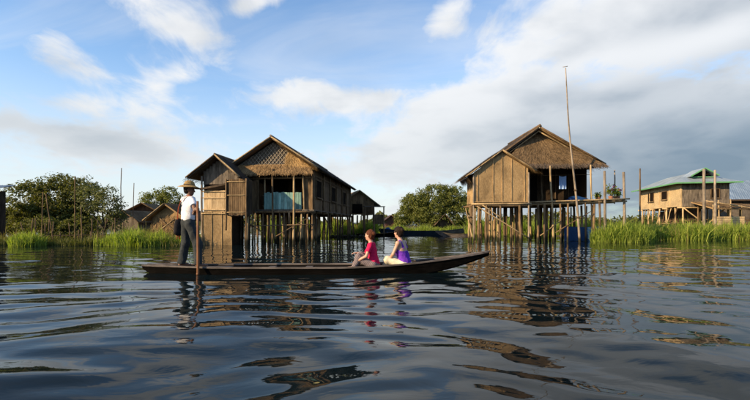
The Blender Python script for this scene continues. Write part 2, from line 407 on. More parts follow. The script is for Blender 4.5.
rj = random.Random(5)
def J(a): return rj.uniform(-a, a)
def pole(name, p0, p1, r0, r1, mat, parent=None, wob=0.02, n=5, seg=7):
    p0, p1 = Vector(p0), Vector(p1); pts = []; rs = []
    for i in range(n):
        t = i / (n - 1); p = p0.lerp(p1, t)
        if 0 < i < n - 1: p += Vector((J(wob), J(wob), 0))
        pts.append(p); rs.append((r0 + (r1 - r0) * t) * (1 + J(0.1)))
    return MB().tube(pts, rs, seg).build(name, mat, parent)
def plank(name, x0, x1, y0, y1, z0, z1, mat, parent):
    """one board, centred on its own origin so that grain and tint differ"""
    c = Vector(((x0 + x1) / 2, (y0 + y1) / 2, (z0 + z1) / 2)); hx, hy, hz_ = (x1 - x0) / 2, (y1 - y0) / 2, (z1 - z0) / 2
    o = MB().box(-hx, hx, -hy, hy, -hz_, hz_).build(name, mat, parent); o.location = c
    return o
def boards(parent, name, x0, x1, y, z0, z1, w, mat, t=0.025, gap=0.006, axis='x', jag=0.02, top=None):
    """a run of upright boards in the plane y (axis x) or x (axis y)"""
    n = max(1, round((x1 - x0) / w)); w = (x1 - x0) / n
    for i in range(n):
        a = x0 + i * w + gap / 2; b = x0 + (i + 1) * w - gap / 2; d = J(0.008)
        zt = z1 if top is None else min(top(a), top(b))
        if zt - z0 < 0.08: continue
        o = (plank(name, a, b, y - t / 2 + d, y + t / 2 + d, z0 - abs(J(jag)), zt + J(jag) * (top is None), mat, parent) if axis == 'x'
             else plank(name, y - t / 2 + d, y + t / 2 + d, a, b, z0 - abs(J(jag)), zt + J(jag), mat, parent))
def strands(parent, name, quad, n, mat, length=(0.3, 0.7), width=(0.012, 0.03), lift=0.05, spread=0.18, bias=None, kind='stuff'):
    """loose straw lying on a sloping quad (top-left, top-right, bottom-right, bottom-left)"""
    a, b, c, d = [np.array(q, float) for q in quad]
    u = rng.random(n); v = rng.random(n) ** (bias or 1.0)
    top = a + np.outer(u, b - a); bot = d + np.outer(u, c - d)
    p = top + (bot - top) * v[:, None]
    nrm = np.cross(b - a, d - a); nrm = nrm / np.linalg.norm(nrm)
    if nrm[2] < 0: nrm = -nrm
    dn = bot - top; dn = dn / np.linalg.norm(dn, axis=1)[:, None]
    sd_ = np.cross(dn, nrm)
    L = rng.uniform(length[0], length[1], n); W = rng.uniform(width[0], width[1], n)
    dn2 = dn + sd_ * rng.normal(0, spread, n)[:, None]
    p = p + nrm * rng.uniform(0.005, lift, n)[:, None]
    e = p + dn2 * L[:, None] + nrm * rng.normal(0, 0.03, n)[:, None]; e[:, 2] -= rng.uniform(0, 0.03, n)
    V = np.stack([p - sd_ * W[:, None] / 2, p + sd_ * W[:, None] / 2, e + sd_ * W[:, None] * 0.3, e - sd_ * W[:, None] * 0.3], 1).reshape(-1, 3)
    Fc = np.arange(4 * n).reshape(n, 4)
    o = npmesh(name, V, Fc, mat, parent); tag(o, kind=kind)
    return o
def slab(name, quad, t, mat, parent):
    a, b, c, d = [Vector(q) for q in quad]
    nrm = (b - a).cross(d - a).normalized()
    if nrm.z < 0: nrm = -nrm
    return MB().prism([a, b, c, d], -nrm * t).build(name, mat, parent)
def thatch_slope(parent, name, quad, mat, n, t=0.10, **kw):
    o = slab(name, quad, t, mat, parent)
    strands(o, 'loose_straw', quad, n, mat, **kw)
    return o
def corrugated(parent, name, quad, mat, ncorr, amp=0.02):
    """one ribbed sheet; ribs run down the slope"""
    a, b, c, d = [np.array(q, float) for q in quad]
    m = ncorr * 4 + 1; u = np.linspace(0, 1, m); nrm = np.cross(b - a, d - a); nrm /= np.linalg.norm(nrm)
    if nrm[2] < 0: nrm = -nrm
    w = np.sin(np.linspace(0, ncorr * 2 * np.pi, m)) * amp
    top = a + np.outer(u, b - a) + np.outer(w, nrm); bot = d + np.outer(u, c - d) + np.outer(w, nrm)
    V = np.concatenate([top, bot]); i = np.arange(m - 1)
    V = np.concatenate([V, V - nrm * 0.012]); k = 2 * m
    Fc = np.concatenate([np.stack([i, i + 1, m + i + 1, m + i], 1), np.stack([k + m + i, k + m + i + 1, k + i + 1, k + i], 1)])
    return npmesh(name, V, Fc, mat, parent, True)

# ------------------------------------------------------------------ water
def build_water():
    xs = np.arange(-9, 9.001, 0.05)
    ex = []; x = 9.0; s = 0.055
    while x < 60: x += s; s = min(s * 1.03, 1.0); ex.append(x)
    ex += [80, 120, 200, 400, 900, 2500, 6000]
    xs = np.concatenate([-np.array(ex[::-1]), xs, ex])
    ys = list(np.arange(0.6, 9.0, 0.04)); y = ys[-1]; s = 0.042
    while y < 60: y += s; s = min(s * 1.012, 0.5); ys.append(y)
    ys += [70, 90, 120, 180, 300, 600, 1500, 4000, 9000]
    ys = np.array([-6000, -600, -60, -10, -3, -1, 0.0, 0.3] + ys)
    X, Y = np.meshgrid(xs, ys)
    r = np.random.default_rng(4)
    # slow bending of the wave fronts
    wx = X + 0.35 * np.sin(0.55 * Y + 0.4 * X + 1.0) + 0.22 * np.sin(1.3 * Y - 0.7 * X)
    wy = Y + 0.40 * np.sin(0.45 * X - 0.30 * Y) + 0.20 * np.sin(1.1 * X + 0.9 * Y + 2.0)
    Z = np.zeros_like(X)
    near = np.exp(-(np.clip(Y, 0, None) / 8.0) ** 2)
    def wave(lam, th, slope, amp):
        k = 2 * math.pi / lam
        return slope / k * np.sin(k * (wx * math.cos(th) + wy * math.sin(th)) + r.uniform(0, 2 * math.pi)) * amp
    for i in range(64):      # short wind ripples, mostly rolling towards the viewer
        lam = 0.26 * (1.5 / 0.26) ** r.random()
        Z += wave(lam, r.normal(math.radians(84), math.radians(30)), 0.0088 * (lam / 0.7) ** 0.15, 0.72 + 0.55 * near)
    for i in range(12):      # slow swell left by passing boats, dying out with distance
        Z += wave(r.uniform(1.6, 3.2), r.normal(math.radians(70), math.radians(45)), 0.0185, 0.12 + 1.0 * near)
    fade = np.clip((75 - Y) / 30, 0, 1) * np.clip((70 - np.abs(X)) / 30, 0, 1) * np.clip((Y + 2) / 2, 0, 1)
    Z *= fade
    V = np.stack([X, Y, Z], -1).reshape(-1, 3)
    ny, nx = X.shape
    i = (np.arange(ny - 1)[:, None] * nx + np.arange(nx - 1)[None, :]).ravel()
    Fc = np.stack([i, i + 1, i + nx + 1, i + nx], 1)
    m, gg, bs, out = newmat('lake_water')
    t = gg.n('ShaderNodeTexCoord'); v = t.outputs['Object']
    n1 = gg.noise(gg.mapping(v, scale=(0.9, 1.5, 1)), 2.6, 3, 0.5, 0.6)
    n2 = gg.noise(gg.mapping(v, scale=(0.45, 1.3, 1)), 0.8, 2, 0.5, 0.3)
    hgt = gg.m('ADD', gg.m('MULTIPLY', n1, 0.007), gg.m('MULTIPLY', n2, 0.022))
    b = gg.n('ShaderNodeBump'); b.inputs['Strength'].default_value = 0.55; b.inputs['Distance'].default_value = 1.0
    gg.put(b.inputs['Height'], hgt); gg.t.links.new(b.outputs[0], bs.inputs['Normal'])
    bs.inputs['Base Color'].default_value = (0.0035, 0.0075, 0.0095, 1)
    bs.inputs['Roughness'].default_value = 0.03; bs.inputs['IOR'].default_value = 1.18
    o = npmesh('water', V, Fc, m, None, True)
    tag(o, 'dark blue rippled lake water reflecting sky and stilt houses', 'water', kind='structure')
build_water()

# ------------------------------------------------------------------ banks and hills
def bank(name, pts, z, label):
    """low mud bank: an uneven lens of earth over the outline pts"""
    c = np.mean(np.array(pts), 0); rings = [(1.0, -0.25), (0.93, 0.02), (0.75, z * 0.8), (0.4, z), (0.0, z * 1.05)]
    V = []; n = len(pts)
    for s, h in rings[:-1]:
        for p in pts: V.append((c[0] + (p[0] - c[0]) * s + J(0.1), c[1] + (p[1] - c[1]) * s + J(0.1), h + J(0.03)))
    V.append((c[0], c[1], rings[-1][1])); Fc = []
    for k in range(len(rings) - 2):
        for i in range(n): j = (i + 1) % n; Fc.append((k * n + i, k * n + j, (k + 1) * n + j, (k + 1) * n + i))
    for i in range(n): Fc.append(((len(rings) - 2) * n + i, (len(rings) - 2) * n + (i + 1) % n, len(V) - 1))
    o = MB().add(V, Fc, True).build(name, M['mud'])
    tag(o, label, 'bank', kind='structure'); return o
def ellipse(cx, cy, rx, ry, n=28, jit=0.12):
    return [(cx + rx * (1 + J(jit)) * math.cos(2 * math.pi * i / n), cy + ry * (1 + J(jit)) * math.sin(2 * math.pi * i / n)) for i in range(n)]
bank('bank_left', ellipse(-16.5, 29.5, 7.5, 9.0), 0.25, 'low muddy bank under the trees at left')
bank('bank_right', ellipse(27.0, 36.5, 13.5, 8.4), 0.35, 'low muddy bank under the reeds at right')
bank('bank_centre', ellipse(6.0, 53.0, 11.0, 5.5), 0.3, 'low muddy bank under the middle tree')
bank('bank_house', ellipse(-5.5, 44.0, 6.5, 6.8), 0.2, 'low muddy bank behind the left stilt house')

def hills():
    xs = np.linspace(-900, 2600, 160); D = 1900.0
    def hh(x):
        p = CX + F * x / D
        return 14 + 150 * max(0, min(1, (p - 690) / 90)) ** 1.1 + 120 * max(0, min(1, (p - 780) / 200)) + 10 * math.sin(x * 0.011) + 5 * math.sin(x * 0.037)
    V = []; Fc = []
    for x in xs:
        z = hh(x); V += [(x, D, -2), (x, D + 120, z * 0.6), (x, D + 320, z), (x, D + 900, -2)]
    for i in range(len(xs) - 1):
        for k in range(3): a = i * 4 + k; Fc.append((a, a + 4, a + 5, a + 1))
    o = MB().add(V, Fc, True).build('hills', M['hill']); tag(o, 'dark blue-grey hill slope far off behind the roofs at right', 'hill', kind='structure')
hills()

# ------------------------------------------------------------------ reeds, trees
def reeds(name, pts_fn, n, hgt, mat, label, wid=(0.012, 0.03), dry=0.0, lean=0.48, z0=-0.05, cat='reeds'):
    p = np.array([pts_fn() for _ in range(n)])
    Hh = (0.25 + 0.75 * rng.random(n) ** 0.8) * hgt * rng.choice([0.8, 1.0, 1.22], n, p=[0.5, 0.4, 0.1]) * (p[:, 2] if p.shape[1] > 2 else 1.0)
    a = rng.uniform(0, 2 * np.pi, n); l = np.abs(rng.normal(0, lean, n))
    dx_, dy_ = np.cos(a) * l, np.sin(a) * l
    fa = rng.uniform(0, np.pi, n); W = rng.uniform(wid[0], wid[1], n)
    sx, sy = np.cos(fa) * W, np.sin(fa) * W
    base = np.stack([p[:, 0], p[:, 1], np.full(n, z0)], 1)
    rows = []
    for t, bend, w in ((0, 0, 0.8), (0.4, 0.12, 1.0), (0.75, 0.45, 0.7), (1.0, 1.0, 0.06)):
        c = base + np.stack([dx_ * bend * Hh, dy_ * bend * Hh, (t - 0.25 * l * bend ** 2) * Hh], 1)
        rows += [c + np.stack([sx * w, sy * w, np.zeros(n)], 1), c - np.stack([sx * w, sy * w, np.zeros(n)], 1)]
    V = np.stack(rows, 1).reshape(-1, 3); b = np.arange(n) * 8
    Fc = np.concatenate([np.stack([b + 2 * k, b + 2 * k + 1, b + 2 * k + 3, b + 2 * k + 2], 1) for k in range(3)])
    o = npmesh(name, V, Fc, mat)
    tag(o, label, cat, kind='stuff'); return o

def tree(name, base, lobes, nclump, nleaf, leafsize, mat, label, group=None, cr=0.45, trunk_r=0.14, seed=1, gaps=0.0):
    """tapered trunk and limbs reaching into lobes of leaf clumps; lobes: (x, y, z, rx, ry, rz) relative to base"""
    r = np.random.default_rng(seed); rr = random.Random(seed)
    root = empty(name, base); tag(root, label, 'tree', group)
    tb = MB()
    cen = Vector(np.mean(np.array([l[:3] for l in lobes]), 0))
    fork = Vector((cen.x * 0.3, cen.y * 0.3, max(0.5, cen.z * 0.35)))
    tb.tube([(0, 0, -0.3), fork * 0.5 + Vector((0.08, 0.03, 0)), fork], [trunk_r * 1.25, trunk_r, trunk_r * 0.8], 8)
    cl = []; w = np.array([l[3] * l[4] * l[5] for l in lobes]) ** 0.67; w /= w.sum()
    for l in lobes:
        c = Vector(l[:3])
        for _ in range(4):
            e = c + Vector((rr.uniform(-.7, .7) * l[3], rr.uniform(-.7, .7) * l[4], rr.uniform(-.4, .8) * l[5]))
            mid = fork.lerp(e, 0.5) + Vector((rr.uniform(-.2, .2), rr.uniform(-.2, .2), rr.uniform(0, .25)))
            tb.tube([fork, mid, e], [trunk_r * 0.55, trunk_r * 0.3, trunk_r * 0.07], 5, False)
    tb.build('trunk', M['bark'], root)
    li = r.choice(len(lobes), nclump, p=w)
    L = np.array(lobes)[li]
    d = r.normal(size=(nclump, 3)); d /= np.linalg.norm(d, axis=1)[:, None]
    rad = r.uniform(0.45, 1.0, nclump) ** 0.6 * r.uniform(0.82, 1.12, nclump)
    C = L[:, :3] + d * L[:, 3:] * rad[:, None]
    C = C[C[:, 2] > 0.25]; k = len(C)
    sz = r.uniform(0.5, 1.25, k) * cr
    q = r.normal(size=(k, nleaf, 3)); q /= np.linalg.norm(q, axis=2)[..., None]; q *= r.random((k, nleaf, 1)) ** 0.45
    q[..., 2] *= 0.75
    p = (C[:, None, :] + q * sz[:, None, None]).reshape(-1, 3)
    n = len(p)
    nrm = q.reshape(-1, 3) + r.normal(0, 0.55, (n, 3)) + np.array([0, 0, 0.35]); nrm /= np.linalg.norm(nrm, axis=1)[:, None]
    t = np.cross(nrm, r.normal(size=(n, 3))); t /= np.linalg.norm(t, axis=1)[:, None]; bt = np.cross(nrm, t)
    s = (r.uniform(0.6, 1.25, n) * leafsize)[:, None]
    V = np.stack([p - t * s * 0.5, p + bt * s * 0.27 + nrm * s * 0.06, p + t * s * 0.5 - nrm * s * 0.10, p - bt * s * 0.27 + nrm * s * 0.06], 1).reshape(-1, 3)
    o = npmesh('crown', V, np.arange(4 * n).reshape(n, 4), mat, root)
    return root

# ------------------------------------------------------------------ left stilt house
def stilts(root, xs_ys, z1, r=(0.045, 0.075), mat=None, zb=-0.9, name='stilt', lean=0.08):
    for (x, y) in xs_ys:
        rr_ = rj.uniform(*r)
        pole(name, (x + J(lean), y + J(lean), zb), (x, y, z1 if not callable(z1) else z1(x)), rr_ * 1.08, rr_, mat or M[rj.choice(['post', 'post', 'bamboo_dark', 'bamboo'])], root)

def window(root, face, a0, a1, z0, z1, pos, out):
    """framed near-black panel, the unlit room painted in; face 'x': lies in a plane of constant x and runs along y; 'y': the other way"""
    def B(u0, u1, d0, d1, w0, w1, nm, mt, par):
        d0, d1 = sorted((pos + d0 * out, pos + d1 * out))
        mb = MB()
        if face == 'x': mb.box(d0, d1, u0, u1, w0, w1)
        else: mb.box(u0, u1, d0, d1, w0, w1)
        return mb.build(nm, mt, par)
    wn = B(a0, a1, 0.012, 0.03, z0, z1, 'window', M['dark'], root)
    f = 0.05
    B(a0 - f, a0, 0.0, 0.06, z0 - f, z1 + f, 'frame', M['plank_brown'], wn); B(a1, a1 + f, 0.0, 0.06, z0 - f, z1 + f, 'frame', M['plank_brown'], wn)
    B(a0, a1, 0.0, 0.055, z1, z1 + f, 'frame', M['plank_brown'], wn); B(a0 - f * 1.6, a1 + f * 1.6, 0.0, 0.10, z0 - f * 2.1, z0 - f * 1.05, 'sill', M['plank_brown'], wn)
    return wn

def left_house():
    o = P(273, 224, 22.5); root = empty('stilt_house', (o.x, o.y, 0), R(-5.1))
    tag(root, 'weathered stilt house with lattice gable, teal railing and lower gabled wing at its left', 'house', 'large stilt houses over the water')
    # floor and beams
    for i, y in enumerate(np.arange(-0.25, 12.6, 1.6)):
        pole('floor_beam', (-2.25, y, 1.60), (2.2, y, 1.60), 0.06, 0.06, M['post'], root)
    n = 14
    for i in range(n):
        a = -2.15 + i * 4.3 / n
        plank('floor_board', a + 0.005, a + 4.3 / n - 0.005, -0.3 + J(0.06), 12.7, 1.66 + J(0.006), 1.71, M['plank_grey'], root)
    # side and back walls (upright boards), room front wall behind the porch
    boards(root, 'wall_board', 0.0, 12.6, 2.03, 1.72, 3.80, 0.42, M['plank_brown'], axis='y')
    boards(root, 'wall_board', 0.0, 12.6, -2.03, 1.72, 3.80, 0.9, M['plank_dark'], axis='y')
    MB().prism([(-2.0, 12.5, 1.72), (2.0, 12.5, 1.72), (2.0, 12.5, 3.8), (0, 12.5, 5.1), (-2.0, 12.5, 3.8)], (0, 0.05, 0)).build('back_wall', M['mat_brown'], root)
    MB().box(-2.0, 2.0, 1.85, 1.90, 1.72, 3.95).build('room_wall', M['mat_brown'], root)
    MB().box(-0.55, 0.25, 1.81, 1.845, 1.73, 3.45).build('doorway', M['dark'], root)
    for y in (0.0, 2.3, 4.2, 6.4, 8.6, 10.6, 12.55):
        pole('wall_post', (2.09, y, 1.5), (2.09, y, 3.8), 0.05, 0.045, M['post'], root, 0.01)
    plank('wall_rail', 2.046, 2.085, 0.05, 12.5, 2.28, 2.34, M['plank_brown'], root)
    plank('wall_rail', 2.046, 2.085, 0.05, 12.5, 3.38, 3.44, M['plank_brown'], root)
    window(root, 'x', 0.55, 1.75, 2.42, 3.22, 2.05, 1)
    window(root, 'x', 4.6, 5.95, 2.42, 3.22, 2.05, 1)
    window(root, 'x', 8.9, 10.1, 2.42, 3.22, 2.05, 1)
    # porch front
    boards(root, 'porch_panel', 1.55, 2.0, 0.02, 1.72, 3.45, 0.22, M['plank_brown'])
    boards(root, 'porch_panel', -1.05, -0.72, 0.02, 1.72, 3.5, 0.17, M['plank_brown'])
    n = 13
    for i in range(n):
        a = -0.45 + i * 1.92 / n
        plank('railing_board', a + 0.006, a + 1.92 / n - 0.006, -0.045 + J(0.01), -0.02 + J(0.006), 1.74, 2.58 + J(0.04), M['teal'], root)
    pole('railing_bar', (-0.55, 0.0, 2.42), (1.5, 0.0, 2.44), 0.025, 0.025, M['post'], root)
    pole('railing_bar', (-0.55, 0.0, 1.9), (1.5, 0.0, 1.9), 0.025, 0.025, M['post'], root)
    pole('porch_post', (0.10, -0.36, -0.9), (0.08, -0.34, 3.72), 0.055, 0.045, M['post'], root, 0.015)
    pole('porch_post', (1.13, -0.36, -0.9), (1.15, -0.30, 3.45), 0.06, 0.05, M['bamboo'], root, 0.015)
    pole('porch_post', (-0.43, 0.06, 1.5), (-0.43, 0.06, 3.5), 0.045, 0.04, M['bamboo'], root, 0.01)
    pole('porch_post', (1.62, -0.09, 1.5), (1.55, -0.09, 3.6), 0.05, 0.04, M['bamboo'], root, 0.01)
    pole('porch_post', (2.02, -0.09, -0.9), (2.02, -0.09, 3.75), 0.06, 0.05, M['post'], root, 0.015)
    pole('porch_lintel', (-1.2, -0.02, 3.28), (2.1, -0.02, 3.30), 0.05, 0.05, M['post'], root, 0.01)
    # gable: matting with a diamond lattice of split bamboo in front
    zr, zb = 5.12, 3.85; hw = 2.0
    gt = MB().prism([(-hw, 0.10, zb), (hw, 0.10, zb), (0, 0.10, zr)], (0, 0.04, 0)).build('gable', M['mat_grey'], root)
    lat = MB()
    for sgn in (1, -1):
        for k in np.arange(-4.0, 4.0, 0.19):
            # line x = k + sgn*0.8*(z-zb), clipped to the triangle |x| < hw*(zr-z)/(zr-zb)
            zs = [z for z in np.linspace(zb, zr, 60) if abs(k + sgn * 0.8 * (z - zb)) < hw * (zr - z) / (zr - zb) - 0.03]
            if len(zs) < 5: continue
            z0, z1 = zs[0], zs[-1]
            yy = 0.085 if sgn > 0 else 0.070
            lat.beam((k + sgn * 0.8 * (z0 - zb), yy, z0), (k + sgn * 0.8 * (z1 - zb), yy, z1), 0.012, 0.05, (0, 1, 0))
    lat.build('lattice', M['lattice'], gt)
    # thatched skirt under the gable
    thatch_slope(root, 'skirt_roof', [(-1.75, 0.04, 3.98), (1.80, 0.04, 3.98), (2.12, -0.42, 3.50), (-2.0, -0.42, 3.50)], M['thatch'], 3600, 0.05, length=(0.10, 0.26), width=(0.008, 0.02), lift=0.03)
    strands(root, 'gable_straw', [(0.75, 0.03, 4.55), (1.10, 0.03, 4.58), (2.05, -0.10, 3.85), (0.70, -0.06, 3.95)], 1500, M['thatch_gold'], length=(0.12, 0.3), width=(0.008, 0.02), spread=0.5)
    # big roof: two slopes, rake poles, straw under the right rake
    r0, r1 = -0.30, 14.0
    zR, zE, xe = 5.32, 3.78, 2.36
    thatch_slope(root, 'roof', [(0, r0, zR), (0, r1, zR), (xe, r1, zE), (xe, r0, zE)], M['thatch_grey'], 9000, 0.09, length=(0.25, 0.6), lift=0.03)
    thatch_slope(root, 'roof', [(0, r1, zR), (0, r0, zR), (-xe, r0, zE), (-xe, r1, zE)], M['thatch_grey'], 3000, 0.09, length=(0.25, 0.6), lift=0.03)
    pole('ridge_pole', (0, r0 - 0.1, zR + 0.03), (0, r1, zR + 0.03), 0.05, 0.05, M['post_grey'], root)
    for s in (1, -1):
        pole('barge_pole', (s * 0.02, r0 - 0.05, zR - 0.03), (s * (xe + 0.02), r0 - 0.05, zE - 0.03), 0.038, 0.038, M['bamboo'], root, 0.01)
    pole('eave_pole', (xe - 0.12, r0, zE - 0.06), (xe - 0.12, r1, zE - 0.06), 0.035, 0.035, M['post'], root)
    st = strands(root, 'gable_straw', [(0.15, 0.0, 5.05), (0.2, -0.35, 5.08), (2.2, -0.35, 3.72), (2.0, 0.0, 3.75)], 900, M['thatch_gold'], length=(0.12, 0.35), spread=0.6)
    # wing
    xr, xl, xx = -2.27, -3.66, -1.08; wy0, wy1 = -1.62, 2.6; wr, we = 4.27, 3.22
    thatch_slope(root, 'wing_roof', [(xr, wy0, wr), (xr, wy1, wr), (xx, wy1, we), (xx, wy0, we)], M['thatch_grey'], 3200, 0.08, length=(0.2, 0.5), lift=0.03)
    thatch_slope(root, 'wing_roof', [(xr, wy1, wr), (xr, wy0, wr), (xl, wy0, we), (xl, wy1, we)], M['thatch_grey'], 1500, 0.08, length=(0.2, 0.5), lift=0.03)
    pole('barge_pole', (xr, wy0 - 0.04, wr - 0.02), (xl - 0.03, wy0 - 0.04, we - 0.03), 0.035, 0.035, M['bamboo_dark'], root, 0.01)
    pole('barge_pole', (xr, wy0 - 0.04, wr - 0.02), (xx + 0.03, wy0 - 0.04, we - 0.03), 0.035, 0.035, M['bamboo'], root, 0.01)
    pole('ridge_pole', (xr, wy0 - 0.06, wr + 0.02), (xr, wy1, wr + 0.02), 0.04, 0.04, M['post_grey'], root)
    strands(root, 'gable_straw', [(xr, -1.5, wr - 0.1), (xr - 0.1, -1.2, wr - 0.1), (xl + 0.1, -1.2, we - 0.05), (xl, -1.5, we - 0.05)], 300, M['thatch_gold'], length=(0.1, 0.3), spread=0.6)
    top = lambda x: (wr - 0.14 - (x - xr) * (wr - we) / (xx - xr)) if x > xr else (wr - 0.14 - (xr - x) * (wr - we) / (xr - xl))
    boards(root, 'gable_board', -3.05, -1.20, -1.16, 2.92, 0, 0.15, M['plank_grey'], top=top)
    boards(root, 'wall_board', -1.0, 2.4, -0.82, 1.6, 3.1, 0.3, M['plank_brown'], axis='y')
    boards(root, 'wall_board', -1.0, 2.4, -3.05, 1.6, 3.4, 0.5, M['plank_brown'], axis='y')
    MB().beam((-3.12, -1.36, 2.66), (-1.66, -1.36, 2.92), 0.10, 0.09).build('hatch_beam', M['plank_dark'], root)
    MB().box(-3.04, -1.74, -1.12, -1.08, 1.5, 2.98).build('hatch_gap_shade', M['dark'], root)  # dark sheet painting in the shaded gap above the shutters
    boards(root, 'shutter_board', -3.02, -1.78, -1.20, 1.62, 2.60, 0.205, M['plank_gold'], gap=0.012)
    for z in (1.66, 2.22, 2.53):
        plank('shutter_rail', -3.04, -1.76, -1.26, -1.222, z, z + 0.055, M['plank_gold'], root)
    pole('wing_post', (-3.12, -1.22, -0.9), (-3.10, -1.22, 3.3), 0.055, 0.045, M['post_grey'], root, 0.01)
    # bamboo box beside the hatch
    boards(root, 'box_slat', -1.74, -0.76, -1.52, 1.45, 3.10, 0.098, M['plank_brown'], gap=0.012, jag=0.04)
    boards(root, 'box_slat', -1.48, -0.9, -0.755, 1.45, 3.05, 0.11, M['plank_dark'], gap=0.012, axis='y')
    for z in (1.55, 2.35, 2.98): pole('box_rail', (-1.76, -1.56, z), (-0.74, -1.56, z), 0.022, 0.022, M['bamboo'], root, 0.005)
    for x in (-1.75, -0.77): pole('box_post', (x, -1.57, 0.7 if x < -1 else -0.9), (x, -1.57, 3.12), 0.04, 0.035, M['post'], root, 0.01)
    MB().box(-1.72, -0.78, -1.48, -1.0, 1.38, 1.43).build('box_floor', M['plank_dark'], root)
    # matted room under the wing, down to the water
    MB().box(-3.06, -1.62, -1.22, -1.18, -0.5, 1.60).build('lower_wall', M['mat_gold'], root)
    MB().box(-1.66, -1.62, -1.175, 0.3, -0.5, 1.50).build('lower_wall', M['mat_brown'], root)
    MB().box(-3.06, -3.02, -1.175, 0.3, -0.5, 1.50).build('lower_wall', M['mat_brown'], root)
    for x in (-3.07, -2.6, -2.1, -1.62): pole('lower_batten', (x, -1.24, -0.5), (x, -1.24, 1.58), 0.018, 0.016, M['batten'], root, 0.006)
    for z in (1.5,): pole('lower_batten', (-3.1, -1.275, z), (-1.6, -1.275, z), 0.022, 0.022, M['bamboo'], root, 0.006)
    # stilts
    front = [(px_ - 273) / 20.0 for px_ in (238, 243, 249, 254, 259, 264, 269, 281, 286, 291, 303, 309)]
    stilts(root, [(x, -0.25 + J(0.3)) for x in front], 1.6, (0.03, 0.055))
    for y in np.arange(1.4, 12.7, 1.85):
        stilts(root, [(x + J(0.2), y + J(0.2)) for x in (-1.9, -0.95, 0.0, 1.0, 2.0)], 1.62)
    for y in (0.7, 1.5, 2.6, 4.0): stilts(root, [(x + J(0.25), y + J(0.3)) for x in (-1.6, -0.7, -0.3, 0.6, 1.5)], 1.6, (0.03, 0.06))
    stilts(root, [(-0.9, -1.0), (-1.2, -0.3), (-3.0, 1.0), (-1.0, 1.4), (-2.0, 2.0)], 1.6)
    pole('brace', (-1.6, -0.5, 1.3), (-0.3, -0.4, 0.55), 0.03, 0.025, M['bamboo_dark'], root)
    pole('brace', (2.1, 2.5, 1.4), (2.1, 5.4, 0.4), 0.03, 0.025, M['bamboo_dark'], root)
    pole('brace', (2.1, 7.5, 0.5), (2.1, 10.4, 1.5), 0.03, 0.025, M['bamboo_dark'], root)
    pole('brace', (-1.4, -0.45, 0.9), (2.2, -0.45, 0.98), 0.025, 0.025, M['bamboo_dark'], root)
    pole('brace', (0.3, -0.5, 0.4), (1.9, -0.42, 1.3), 0.025, 0.02, M['bamboo_dark'], root)
    return root
left_house()

